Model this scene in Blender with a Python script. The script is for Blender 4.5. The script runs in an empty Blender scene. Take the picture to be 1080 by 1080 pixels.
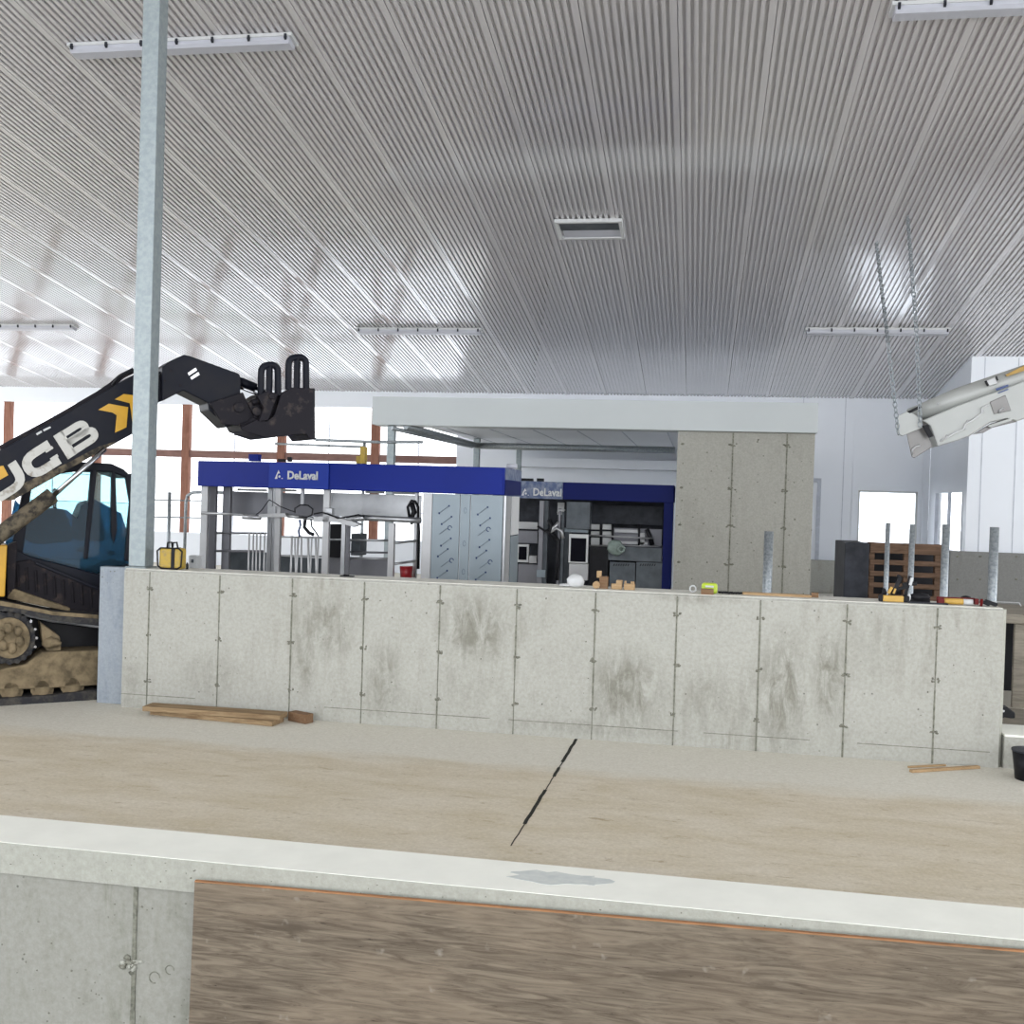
import bpy, bmesh, math, random
from mathutils import Vector, Matrix
random.seed(7)
V = Vector
scene = bpy.context.scene
COL = scene.collection
# ------------------------------------------------------------------ camera
f = 1120.0; EYE = V((0, 0, 1.9)); yaw = math.radians(9.93); pit = math.atan(15/1120); rol = .031
F0 = V((-math.sin(yaw)*math.cos(pit), math.cos(yaw)*math.cos(pit), -math.sin(pit)))
R0 = V((math.cos(yaw), math.sin(yaw), 0)); U0 = R0.cross(F0)
RR = R0*math.cos(rol)+U0*math.sin(rol); UU = U0*math.cos(rol)-R0*math.sin(rol)
cd = bpy.data.cameras.new('camera'); cam = bpy.data.objects.new('camera', cd); COL.objects.link(cam)
m3 = Matrix((RR, UU, -F0)).transposed(); cam.matrix_world = Matrix.Translation(EYE) @ m3.to_4x4()
cd.sensor_width = 36; cd.lens = 36*f/1080; cd.clip_end = 500; cd.clip_start = .05
scene.camera = cam
# survey helpers: where a sight line meets a plane that really stands in the place
def ray(x, y): return F0 + RR*((x-540)/f) + UU*((540-y)/f)
def PY(x, y, Y): d = ray(x, y); return EYE + d*(Y/d.y)
def PZ(x, y, z): d = ray(x, y); return EYE + d*((z-1.9)/d.z)
CZ, CS = 8.0, .147
def cz(Y): return CZ-CS*Y
def PC(x, y): d = ray(x, y); return EYE + d*((CZ-1.9)/(d.z+CS*d.y))

# ------------------------------------------------------------------ materials
def newmat(name):
    m = bpy.data.materials.new(name); m.use_nodes = True
    nt = m.node_tree; return m, nt, nt.nodes, nt.links, nt.nodes['Principled BSDF']
def rgb(c): return (c[0], c[1], c[2], 1)
def mix(N, L, a, b, fac, mode='MIX'):
    n = N.new('ShaderNodeMix'); n.data_type = 'RGBA'; n.blend_type = mode
    for s, v in ((n.inputs[0], fac), (n.inputs[6], a), (n.inputs[7], b)):
        if hasattr(v, 'is_linked') or hasattr(v, 'links'): L.new(v, s)
        elif isinstance(v, (int, float)): s.default_value = v
        else: s.default_value = rgb(v)
    return n.outputs[2]
def noise(N, L, vec, scale, detail=5, rough=.6, dist=0):
    n = N.new('ShaderNodeTexNoise'); n.inputs['Scale'].default_value = scale; n.inputs['Detail'].default_value = detail
    n.inputs['Roughness'].default_value = rough; n.inputs['Distortion'].default_value = dist; L.new(vec, n.inputs['Vector']); return n.outputs['Fac']
def coords(N, L, stretch=(1, 1, 1), world=False):
    if world:
        g = N.new('ShaderNodeNewGeometry'); src = g.outputs['Position']
    else:
        g = N.new('ShaderNodeTexCoord'); src = g.outputs['Object']
    mp = N.new('ShaderNodeMapping'); mp.inputs['Scale'].default_value = stretch; L.new(src, mp.inputs['Vector']); return mp.outputs['Vector']
def ramp(N, L, fac, a, b):
    r = N.new('ShaderNodeMapRange'); r.inputs['From Min'].default_value = a; r.inputs['From Max'].default_value = b
    L.new(fac, r.inputs['Value']); return r.outputs['Result']
def bump(N, L, B, h, s, dist=.01):
    b = N.new('ShaderNodeBump'); b.inputs['Strength'].default_value = s; b.inputs['Distance'].default_value = dist
    L.new(h, b.inputs['Height']); L.new(b.outputs['Normal'], B.inputs['Normal'])
ALB = .66   # overall paint value of everything except the floors, ceiling and white walls
FULL = ('thin grey slurry', 'pale kerb top', 'white wall panel', 'white ribbed liner steel', 'pale ground outside', 'panel seam', 'joint sealant', 'pale wall top')
def sc3(c, name): k = 1 if name in FULL else ALB; return tuple(x*k for x in c)
def simple(name, c, rough=.5, metal=0, var=.12, scale=8, stretch=(1, 1, 1), c2=None, lo=.35, hi=.7, bmp=.1, spec=None):
    c = sc3(c, name); c2 = sc3(c2, name) if c2 else None
    if spec is None: spec = .5 if max(c) > .3 else .18
    m, nt, N, L, B = newmat(name)
    v = coords(N, L, stretch); n = noise(N, L, v, scale)
    c2 = c2 or tuple(x*(1-var*2) for x in c)
    L.new(mix(N, L, c, c2, ramp(N, L, n, lo, hi)), B.inputs['Base Color'])
    B.inputs['Roughness'].default_value = rough; B.inputs['Metallic'].default_value = metal; B.inputs['Specular IOR Level'].default_value = spec
    if bmp: bump(N, L, B, n, bmp, .005)
    return m
def mulc(N, L, a, k):
    mu = N.new('ShaderNodeMath'); mu.operation = 'MULTIPLY'; L.new(a, mu.inputs[0]); mu.inputs[1].default_value = k; return mu.outputs[0]
def concrete(name, c, stain, streak=True, pores=True, amt=.55, big=1.1, spots=None):
    c = sc3(c, name); stain = sc3(stain, name)
    m, nt, N, L, B = newmat(name)
    w = coords(N, L, (1, 1, 1), True); ws = coords(N, L, (2.6, 1, .55), True)
    big_ = ramp(N, L, noise(N, L, w, big, 6, .65), .42, .68)
    st = ramp(N, L, noise(N, L, ws, 3.2, 6, .7, .5), .47, .66)
    mu = N.new('ShaderNodeMath'); mu.operation = 'MULTIPLY'; L.new(big_, mu.inputs[0]); L.new(st, mu.inputs[1])
    mu2 = N.new('ShaderNodeMath'); mu2.operation = 'MULTIPLY'; L.new(mu.outputs[0], mu2.inputs[0]); mu2.inputs[1].default_value = amt
    col = mix(N, L, c, stain, mu2.outputs[0]) if streak else mix(N, L, c, stain, big_)
    if spots:
        acc = None
        for (sx_, sz_, rx, rz, k_) in spots:
            mp_ = N.new('ShaderNodeMapping'); mp_.vector_type = 'POINT'; g_ = N.new('ShaderNodeNewGeometry'); L.new(g_.outputs['Position'], mp_.inputs['Vector'])
            mp_.inputs['Scale'].default_value = (1/rx, 0, 1/rz); mp_.inputs['Location'].default_value = (-sx_/rx, 0, -sz_/rz)
            ln = N.new('ShaderNodeVectorMath'); ln.operation = 'LENGTH'; L.new(mp_.outputs[0], ln.inputs[0])
            v_ = mulc(N, L, ramp(N, L, ln.outputs['Value'], 1.25, .45), k_)
            if acc is None: acc = v_
            else:
                mx_ = N.new('ShaderNodeMath'); mx_.operation = 'MAXIMUM'; L.new(acc, mx_.inputs[0]); L.new(v_, mx_.inputs[1]); acc = mx_.outputs[0]
        st2 = ramp(N, L, noise(N, L, coords(N, L, (3.2, 1, 1.0), True), 3.6, 8, .75, .7), .38, .60)
        m_ = N.new('ShaderNodeMath'); m_.operation = 'MULTIPLY'; L.new(acc, m_.inputs[0]); L.new(st2, m_.inputs[1])
        col = mix(N, L, col, tuple(x*.55 for x in (c[0]*1.02, c[1], c[2]*.93)), m_.outputs[0])
    fine = ramp(N, L, noise(N, L, w, 38, 6, .7), .3, .75)
    col = mix(N, L, col, mix(N, L, (.82, .82, .80), (1.08, 1.08, 1.08), fine), 1.0, 'MULTIPLY')
    if pores:
        vo = N.new('ShaderNodeTexVoronoi'); vo.inputs['Scale'].default_value = 13; L.new(w, vo.inputs['Vector'])
        po = ramp(N, L, vo.outputs['Distance'], .11, .05)
        msk = ramp(N, L, noise(N, L, w, 5, 2), .55, .6)
        pm = N.new('ShaderNodeMath'); pm.operation = 'MULTIPLY'; L.new(po, pm.inputs[0]); L.new(msk, pm.inputs[1])
        col = mix(N, L, col, (.13, .13, .11), pm.outputs[0])
    L.new(col, B.inputs['Base Color']); B.inputs['Roughness'].default_value = .85; B.inputs['Specular IOR Level'].default_value = .25
    bump(N, L, B, fine, .25, .006)
    return m
def wood(name, c, c2, sc=1.0, axis=0, rough=.8, knots=False):
    c = sc3(c, name); c2 = sc3(c2, name)
    st = [14*sc, 14*sc, 14*sc]; st[axis] = 1.1*min(sc, 1.6)
    m, nt, N, L, B = newmat(name)
    v = coords(N, L, tuple(st), True); n = noise(N, L, v, 1.6, 8, .62, 1.4)
    n2 = noise(N, L, coords(N, L, (1, 1, 1), True), 2.2, 4)
    col = mix(N, L, c2, c, ramp(N, L, n, .36, .62))
    col = mix(N, L, col, tuple(min(1, x*1.25) for x in c), ramp(N, L, n2, .5, .95))
    if knots:
        vo = N.new('ShaderNodeTexVoronoi'); vo.inputs['Scale'].default_value = 2.3; L.new(coords(N, L, (1, 1, 1.6), True), vo.inputs['Vector'])
        col = mix(N, L, col, (.05, .035, .025), ramp(N, L, vo.outputs['Distance'], .045, .02))
    L.new(col, B.inputs['Base Color']); B.inputs['Roughness'].default_value = rough; bump(N, L, B, n, .5, .004); B.inputs['Specular IOR Level'].default_value = .2
    return m
def glassy(name, tint, alpha, rough=.05):
    m, nt, N, L, B = newmat(name)
    tr = N.new('ShaderNodeBsdfTransparent'); tr.inputs[0].default_value = rgb(tint)
    B.inputs['Base Color'].default_value = rgb(tuple(x*.5 for x in tint)); B.inputs['Roughness'].default_value = rough
    mx = N.new('ShaderNodeMixShader'); mx.inputs[0].default_value = alpha
    L.new(tr.outputs[0], mx.inputs[1]); L.new(B.outputs[0], mx.inputs[2]); L.new(mx.outputs[0], N['Material Output'].inputs[0])
    return m

M = {}
SP = []
for px_, py_, rx_, ry_, k_ in ((345, 660, 40, 34, .9), (322, 690, 14, 45, .8), (225, 712, 34, 26, .5), (405, 718, 20, 42, .8), (500, 662, 40, 36, 1), (490, 720, 30, 30, .35), (660, 728, 42, 44, 1), (745, 735, 34, 40, .55), (790, 740, 14, 40, .5), (825, 728, 24, 60, 1.1), (874, 715, 18, 48, 1), (735, 628, 50, 9, .7), (598, 700, 24, 30, .2), (140, 722, 14, 34, .5), (925, 690, 24, 40, .3), (1040, 740, 14, 50, .3), (560, 655, 30, 20, .2), (620, 768, 90, 9, .5)):
    p_ = PY(px_, py_, 8.4); SP.append((p_.x, p_.z, rx_/133, ry_/133, k_))
M['wall_c'] = concrete('cast concrete', (.61, .605, .55), (.33, .31, .25), amt=.7, big=.9, spots=SP)
M['tall_c'] = concrete('tall wall concrete', (.53, .52, .47), (.40, .39, .34), amt=.8)
M['low_c'] = concrete('stem wall concrete', (.33, .33, .32), (.22, .22, .21))
M['pit_c'] = concrete('pit wall concrete', (.455, .45, .40), (.25, .255, .19), amt=1.0, big=2.4)
M['pier_c'] = concrete('bluish pier', (.47, .52, .58), (.27, .33, .42), amt=1.0, big=5)
M['joint'] = simple('form joint', (.36, .36, .29), .9, var=.3, scale=30)
M['tie'] = simple('form tie scar', (.20, .19, .15), .95, var=.3, scale=60, c2=(.36, .36, .30))
M['kerbpaint'] = simple('pale kerb top', (.86, .86, .78), .7, var=.04, scale=3)
M['kerbface'] = concrete('kerb lip', (.58, .58, .51), (.46, .46, .40))
M['steel_c'] = None
def floor_mat():
    m, nt, N, L, B = newmat('alley slab')
    w = coords(N, L, (1, 1, 1), True); wx = coords(N, L, (.9, 2.4, 1), True)
    sx = N.new('ShaderNodeSeparateXYZ'); g = N.new('ShaderNodeNewGeometry'); L.new(g.outputs['Position'], sx.inputs[0])
    n1 = noise(N, L, wx, 1.6, 6, .65, .4)
    ad = N.new('ShaderNodeMath'); ad.operation = 'MULTIPLY_ADD'; L.new(n1, ad.inputs[0]); ad.inputs[1].default_value = .5; L.new(sx.outputs[1], ad.inputs[2])
    clean = ramp(N, L, ad.outputs[0], 7.45, 7.75)
    dirt = mix(N, L, (.575, .51, .385), (.665, .61, .51), ramp(N, L, n1, .35, .65))
    # brown scuffs
    sc = ramp(N, L, noise(N, L, coords(N, L, (1.5, 4, 1), True), 3.1, 8, .8, .5), .57, .70)
    dirt = mix(N, L, dirt, (.30, .23, .13), mulc(N, L, sc, .8))
    col = mix(N, L, dirt, (.68, .66, .595), clean)
    gr = ramp(N, L, noise(N, L, w, 45, 6, .7), .3, .75)
    col = mix(N, L, col, mix(N, L, (.84, .83, .80), (1.08, 1.08, 1.08), gr), 1.0, 'MULTIPLY')
    # rake lines in the broom finish
    n5 = ramp(N, L, noise(N, L, coords(N, L, (3.2, 4.6, 1), True), 5, 9, .85, .6), .3, .7)
    col = mix(N, L, col, mix(N, L, (.86, .84, .80), (1.06, 1.06, 1.06), n5), 1.0, 'MULTIPLY')
    L.new(col, B.inputs['Base Color']); B.inputs['Roughness'].default_value = .8; B.inputs['Specular IOR Level'].default_value = .25; bump(N, L, B, gr, .25, .006)
    return m
M['floor'] = floor_mat()
M['crack'] = simple('joint sealant', (.03, .03, .025), .9)
M['ceil'] = simple('white ribbed liner steel', (.55, .53, .54), .2, var=.01, scale=1, bmp=0, spec=.8)
_b = M['ceil'].node_tree.nodes['Principled BSDF']; _b.inputs['Coat Weight'].default_value = 1; _b.inputs['Coat IOR'].default_value = 1.9; _b.inputs['Coat Roughness'].default_value = .07
M['white_wall'] = simple('white wall panel', (.74, .77, .82), .4, var=.015, scale=1, bmp=0)
M['seam'] = simple('panel seam', (.50, .53, .60), .5, bmp=0)
M['header'] = simple('white bulkhead panel', (.70, .745, .75), .45, var=.03, scale=.6, bmp=0)
M['galv'] = simple('galvanised steel', (.46, .52, .53), .45, .35, c2=(.38, .44, .46), scale=22, lo=.4, hi=.6, bmp=.05)
M['galvpipe'] = simple('galvanised pipe', (.50, .54, .56), .4, .5, c2=(.30, .34, .37), scale=40, lo=.4, hi=.65, bmp=.05)
M['inox'] = simple('stainless steel', (.62, .63, .65), .32, .75, var=.08, scale=6, bmp=0)
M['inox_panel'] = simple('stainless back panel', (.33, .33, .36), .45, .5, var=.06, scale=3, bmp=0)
M['inox_light'] = simple('brushed post', (.66, .66, .67), .4, .4, var=.06, scale=4, bmp=0)
M['film'] = simple('blue protective film on steel', (.35, .41, .45), .4, .3, var=.04, scale=4, bmp=0)
M['filmprint'] = simple('film print', (.02, .05, .16), .5, bmp=0)
M['filmprint_soft'] = simple('film print grey', (.10, .15, .23), .5, bmp=0)
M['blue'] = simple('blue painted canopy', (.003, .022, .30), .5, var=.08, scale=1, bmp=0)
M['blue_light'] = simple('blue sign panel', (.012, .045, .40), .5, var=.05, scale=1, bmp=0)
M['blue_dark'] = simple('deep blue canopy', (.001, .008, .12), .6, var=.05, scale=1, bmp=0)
M['faded'] = simple('film covered blue', (.11, .15, .28), .5, c2=(.28, .32, .42), scale=12, lo=.4, hi=.6, bmp=0)
M['white'] = simple('white paint', (.82, .83, .83), .45, var=.02, bmp=0)
M['led'] = simple('frosted diffuser', (.66, .67, .74), .35, var=.02, bmp=0)
M['black'] = simple('black plastic', (.018, .018, .022), .45, var=.2, scale=10)
M['darkgrey'] = simple('dark machinery', (.055, .06, .075), .5, var=.3, scale=6)
M['midgrey'] = simple('mid grey panel', (.16, .18, .20), .5, .2, var=.2, scale=5, bmp=0)
M['boom'] = simple('black boom paint with mud', (.008, .010, .020), .5, c2=(.016, .016, .022), scale=7, lo=.4, hi=.75, bmp=.1)
M['mudboom'] = simple('dried mud', (.20, .165, .115), .95, c2=(.05, .045, .04), scale=14, lo=.42, hi=.6, bmp=.4)
M['mud'] = simple('tan mud on undercarriage', (.33, .255, .155), .95, c2=(.12, .095, .06), scale=9, lo=.4, hi=.7, bmp=.5)
M['rubber'] = simple('track rubber', (.045, .045, .05), .85, c2=(.15, .135, .11), scale=12, lo=.45, hi=.75, bmp=.3)
M['steelworn'] = simple('worn dark steel', (.018, .016, .022), .55, .2, c2=(.10, .08, .07), scale=9, lo=.55, hi=.75, bmp=.3)
M['grille'] = simple('dark slotted guard', (.02, .017, .022), .7, c2=(.085, .062, .052), scale=14, lo=.55, hi=.75, bmp=.3)
M['jcbyellow'] = simple('machine yellow', (.85, .46, .02), .4, var=.06, bmp=0)
M['letter'] = simple('white lettering with mud', (.72, .71, .66), .5, c2=(.27, .22, .15), scale=9, lo=.52, hi=.66, bmp=0)
M['tintglass'] = glassy('tinted cab glass', (.10, .22, .32), .25, .05)
M['clearglass'] = glassy('greenish cab glass', (.80, .93, .95), .10, .04)
M['pane'] = glassy('window pane', (.97, .985, 1), .06, .03)
M['curtain'] = glassy('translucent wall pane', (1, 1, 1), .10, .4)
M['chrome'] = simple('chrome rod', (.75, .76, .80), .15, 1, var=.02, bmp=0)
M['redwood'] = wood('reddish lumber', (.42, .21, .15), (.30, .13, .09), axis=2)
M['redrail'] = wood('reddish rail lumber', (.36, .22, .19), (.28, .16, .14), axis=0)
M['ply'] = wood('weathered plywood', (.225, .18, .13), (.135, .105, .075), 3.2, 0, .75, True)
def ply_mat():
    m, nt, N, L, B = newmat('weathered plywood sheet')
    g = noise(N, L, coords(N, L, (1.3, 8, 15), True), 2.0, 8, .6, 1.8)
    fine = noise(N, L, coords(N, L, (5, 8, 70), True), 3.0, 6, .7, .8)
    big = noise(N, L, coords(N, L, (.9, 1, 1.6), True), 1.3, 4, .6, .5)
    k = ALB
    col = mix(N, L, (.135*k, .105*k, .075*k), (.30*k, .245*k, .18*k), ramp(N, L, g, .35, .66))
    col = mix(N, L, col, (.40*k, .31*k, .22*k), mulc(N, L, ramp(N, L, big, .45, .75), .55))
    cr = ramp(N, L, fine, .40, .33)
    m2 = ramp(N, L, g, .58, .42); mm = N.new('ShaderNodeMath'); mm.operation = 'MULTIPLY'; L.new(cr, mm.inputs[0]); L.new(m2, mm.inputs[1])
    col = mix(N, L, col, (.045*k, .033*k, .024*k), mm.outputs[0])
    sp = ramp(N, L, noise(N, L, coords(N, L, (1, 1, 1), True), 9, 3, .5), .70, .78)
    col = mix(N, L, col, (.52*k, .47*k, .40*k), mulc(N, L, sp, .5))
    vo = N.new('ShaderNodeTexVoronoi'); vo.inputs['Scale'].default_value = 2.6; L.new(coords(N, L, (1, 0.2, 1.6), True), vo.inputs['Vector'])
    col = mix(N, L, col, (.02, .014, .01), ramp(N, L, vo.outputs['Distance'], .045, .02))
    L.new(col, B.inputs['Base Color']); B.inputs['Roughness'].default_value = .8; B.inputs['Specular IOR Level'].default_value = .2; bump(N, L, B, g, .5, .004)
    return m
M['ply'] = ply_mat()
M['plyedge'] = wood('orange plywood edge', (.62, .30, .14), (.35, .18, .09), 2, 0)
M['plank'] = wood('pale plank', (.46, .33, .19), (.27, .17, .09), 1.5, 0)
M['plankdark'] = wood('brown plank edge', (.22, .13, .07), (.12, .07, .035), 1.5, 0)
M['block'] = wood('cut lumber block', (.62, .43, .24), (.48, .31, .16), 3, 0)
M['blockdark'] = wood('brown wood block', (.30, .19, .11), (.24, .13, .07), 3, 0)
M['pallet'] = wood('pallet wood', (.21, .13, .085), (.11, .065, .04), 1.5, 0)
M['caseyellow'] = simple('scuffed yellow plastic', (.62, .42, .05), .5, c2=(.42, .30, .10), scale=30, lo=.5, hi=.7)
M['lime'] = simple('lime plastic', (.62, .80, .05), .4, var=.05, bmp=0)
M['red'] = simple('red plastic', (.55, .02, .03), .4, bmp=0)
M['darkred'] = simple('dark red paint', (.20, .015, .015), .4, bmp=0)
M['orangeyellow'] = simple('orange yellow grip', (.82, .50, .10), .5, var=.08, bmp=0)
M['chute'] = simple('off white sheet metal', (.60, .615, .59), .35, .1, var=.05, scale=2, bmp=0)
M['chutegrey'] = simple('grey inside metal', (.30, .29, .28), .3, .5, var=.1, scale=3, bmp=0)
M['gold'] = simple('amber strip', (.60, .36, .06), .4, bmp=0)
M['sticker'] = simple('blue sticker', (.12, .17, .36), .4, bmp=0)
M['plasticbag'] = simple('clear plastic cover', (.34, .42, .38), .3, var=.2, scale=9)
M['screen'] = simple('dark screen glass', (.012, .012, .018), .08, bmp=0)
M['snow'] = simple('pale ground outside', (.80, .82, .85), .9, var=.03, scale=.2, bmp=0)
M['slab'] = wood('ribbed boards', (.42, .38, .31), (.27, .24, .19), 1.2, 0)
M['seat'] = simple('seat fabric', (.02, .05, .09), .7, bmp=0)

# ------------------------------------------------------------------ mesh builder
class MB:
    def __init__(s): s.bm = bmesh.new(); s.mi = 0
    def face(s, vs, mi=None):
        try: fc = s.bm.faces.new(vs); fc.material_index = s.mi if mi is None else mi; return fc
        except ValueError: return None
    def box(s, a, b, mi=None):
        x0, x1 = sorted((a[0], b[0])); y0, y1 = sorted((a[1], b[1])); z0, z1 = sorted((a[2], b[2]))
        v = [s.bm.verts.new(p) for p in ((x0, y0, z0), (x1, y0, z0), (x1, y1, z0), (x0, y1, z0), (x0, y0, z1), (x1, y0, z1), (x1, y1, z1), (x0, y1, z1))]
        for q in ((0, 3, 2, 1), (4, 5, 6, 7), (0, 1, 5, 4), (1, 2, 6, 5), (2, 3, 7, 6), (3, 0, 4, 7)): s.face([v[i] for i in q], mi)
        return s
    def prism(s, pts, vec, mi=None):
        vec = V(vec); a = [s.bm.verts.new(p) for p in pts]; b = [s.bm.verts.new(V(p)+vec) for p in pts]
        s.face(a, mi); s.face(b[::-1], mi); n = len(a)
        for i in range(n): s.face([a[i], b[i], b[(i+1) % n], a[(i+1) % n]], mi)
        return s
    def bar(s, p, q, w, h=None, mi=None, up=(0, 0, 1)):
        p, q = V(p), V(q); h = h or w; d = (q-p).normalized(); u = V(up)
        if abs(d.dot(u)) > .95: u = V((0, 1, 0))
        a = d.cross(u).normalized()*(w/2); b = a.cross(d).normalized()*(h/2)
        return s.prism([p+a+b, p-a+b, p-a-b, p+a-b], q-p, mi)
    def tube(s, pts, r, seg=10, mi=None, caps=True):
        pts = [V(p) for p in pts]; rings = []; prev = None
        for i, p in enumerate(pts):
            if i == 0: d = pts[1]-p
            elif i == len(pts)-1: d = p-pts[i-1]
            else: d = (pts[i+1]-p).normalized()+(p-pts[i-1]).normalized()
            d.normalize()
            if prev is None:
                u = V((0, 0, 1)) if abs(d.z) < .9 else V((0, 1, 0))
                a = d.cross(u).normalized()
            else: a = (prev-d*prev.dot(d)).normalized()
            prev = a; b = d.cross(a); rr = r[i] if isinstance(r, (list, tuple)) else r
            rings.append([s.bm.verts.new(p+(a*math.cos(t)+b*math.sin(t))*rr) for t in [2*math.pi*k/seg for k in range(seg)]])
        for A, Bq in zip(rings, rings[1:]):
            for k in range(seg):
                fc = s.face([A[k], A[(k+1) % seg], Bq[(k+1) % seg], Bq[k]], mi)
                if fc and seg > 6: fc.smooth = True
        if caps: s.face(rings[0][::-1], mi); s.face(rings[-1], mi)
        return s
    def blob(s, c, r, mi=None, jit=.15, sub=2):
        res = bmesh.ops.create_icosphere(s.bm, subdivisions=sub, radius=1)
        for v in res['verts']:
            k = 1+random.uniform(-jit, jit); v.co = V((c[0]+v.co.x*r[0]*k, c[1]+v.co.y*r[1]*k, c[2]+v.co.z*r[2]*k))
        for fc in {fc for v in res['verts'] for fc in v.link_faces}:
            fc.material_index = s.mi if mi is None else mi; fc.smooth = True
        return s
    def stroke(s, pts, w, to3, depth, mi=None, closed=False):
        """thick 2-D stroke (list of 2-D points) carried onto a surface by to3(s,t) and given depth vector"""
        P = [V(p) for p in pts]; n = len(P); Lf, Rt = [], []
        for i in range(n):
            if closed: a, b = P[i-1], P[(i+1) % n]
            else: a, b = P[max(i-1, 0)], P[min(i+1, n-1)]
            d0 = (P[i]-a); d1 = (b-P[i])
            if d0.length < 1e-6: d0 = d1
            if d1.length < 1e-6: d1 = d0
            d0.normalize(); d1.normalize(); nn = V((-(d0+d1).y, (d0+d1).x)).normalized(); k = 1/max(.7, nn.dot(V((-d0.y, d0.x))))
            Lf.append(P[i]+nn*w/2*k); Rt.append(P[i]-nn*w/2*k)
        rng = range(n if closed else n-1)
        for i in rng:
            j = (i+1) % n; s.prism([to3(*Lf[i]), to3(*Lf[j]), to3(*Rt[j]), to3(*Rt[i])], depth, mi)
        return s
def place(me, name, mats, parent, bevel):
    for m in mats: me.materials.append(m)
    o = bpy.data.objects.new(name, me)
    if len(me.vertices):
        xs = [v.co for v in me.vertices]; c = V(tuple((min(p[i] for p in xs)+max(p[i] for p in xs))/2 for i in range(3)))
        me.transform(Matrix.Translation(-c))
    else: c = V()
    COL.objects.link(o); o.location = c
    if parent is not None:
        o.parent = parent; o.location = c-W[parent.name].translation
    W[o.name] = Matrix.Translation(c)
    if bevel:
        b = o.modifiers.new('bevel', 'BEVEL'); b.width = bevel; b.segments = 2; b.limit_method = 'ANGLE'; b.angle_limit = math.radians(40)
    return o
W = {}
def obj(name, mb, mats, parent=None, bevel=0, label=None):
    if isinstance(mats, str): mats = [mats]
    bmesh.ops.recalc_face_normals(mb.bm, faces=mb.bm.faces)
    me = bpy.data.meshes.new(name); mb.bm.to_mesh(me); mb.bm.free()
    o = place(me, name, [M[k] for k in mats], parent, bevel)
    if label: o['label'] = label
    return o
def part(name, mats, parent, bevel=0, label=None):
    """with-less builder: returns MB carrying finishing info"""
    b = MB(); b.fin = lambda: obj(name, b, mats, parent, bevel, label); return b
def tag(o, label, cat, group=None):
    o['label'] = label; o['category'] = cat
    if group: o['group'] = group
    return o
def thing(name, loc, label, cat, group=None):
    o = bpy.data.objects.new(name, None); COL.objects.link(o); o.location = loc; o.empty_display_size = .1
    W[o.name] = Matrix.Translation(V(loc)); return tag(o, label, cat, group)
def struct(name, mb, mats, bevel=0):
    o = obj(name, mb, mats, None, bevel); o['kind'] = 'structure'; return o
def dup(root, loc, label):
    r = root.copy(); COL.objects.link(r); r.location = loc; r['label'] = label
    for ch in list(root.children):
        c = ch.copy(); COL.objects.link(c); c.parent = r
        for g in ch.children:
            d = g.copy(); COL.objects.link(d); d.parent = c
    return r
def text_mesh(body, size, name, mats, to3, parent, depth, offset=0.0, xs=1.0):
    cu = bpy.data.curves.new(name, 'FONT'); cu.body = body; cu.size = size; cu.offset = offset; cu.resolution_u = 3
    o = bpy.data.objects.new(name+'_tmp', cu); COL.objects.link(o)
    dg = bpy.context.evaluated_depsgraph_get(); me = bpy.data.meshes.new_from_object(o.evaluated_get(dg))
    bpy.data.objects.remove(o); bpy.data.curves.remove(cu)
    bm = bmesh.new(); bm.from_mesh(me); bpy.data.meshes.remove(me)
    r = bmesh.ops.extrude_face_region(bm, geom=bm.faces[:])
    top = [g for g in r['geom'] if isinstance(g, bmesh.types.BMVert)]; topset = set(top)
    for v in bm.verts: 
        base = to3(v.co.x*xs, v.co.y); v.co = base+(V(depth) if v in topset else V((0, 0, 0)))
    b = MB(); b.bm.free(); b.bm = bm
    return obj(name, b, mats, parent)

# ================================================================== SETTING
YW = 8.40; TW = .40; HW = 1.19
XL, XR = -4.83, 2.262
# floors --------------------------------------------------------------
b = MB(); b.box((-30, 5.12, -.25), (18, 26, 0))
x0 = -.885
struct('floor', b, ['floor'])
b = MB()
random.seed(3)
def crackseg(y0, y1, w):
    n = max(2, int((y1-y0)/.08)); ys = [y0+(y1-y0)*i/n for i in range(n+1)]
    xs = [-.945+(.052)*(y-5.68)/2.6+random.uniform(-.003, .003) for y in ys]
    for i in range(n): b.prism([(xs[i]-w/2, ys[i], .0005), (xs[i]+w/2, ys[i], .0005), (xs[i+1]+w/2, ys[i+1], .0005), (xs[i+1]-w/2, ys[i+1], .0005)], (0, 0, .002))
crackseg(7.62, 8.38, .024); crackseg(7.2, 7.45, .022); crackseg(6.1, 6.85, .022); crackseg(5.7, 6.1, .006); crackseg(6.85, 7.2, .006); crackseg(7.45, 7.62, .008)
struct('trim_1', b, ['crack'])
b = MB(); b.box((-30, -9, -1.5), (18, 4.79, -1.3)); struct('floor_lower', b, ['low_c'])
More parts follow.
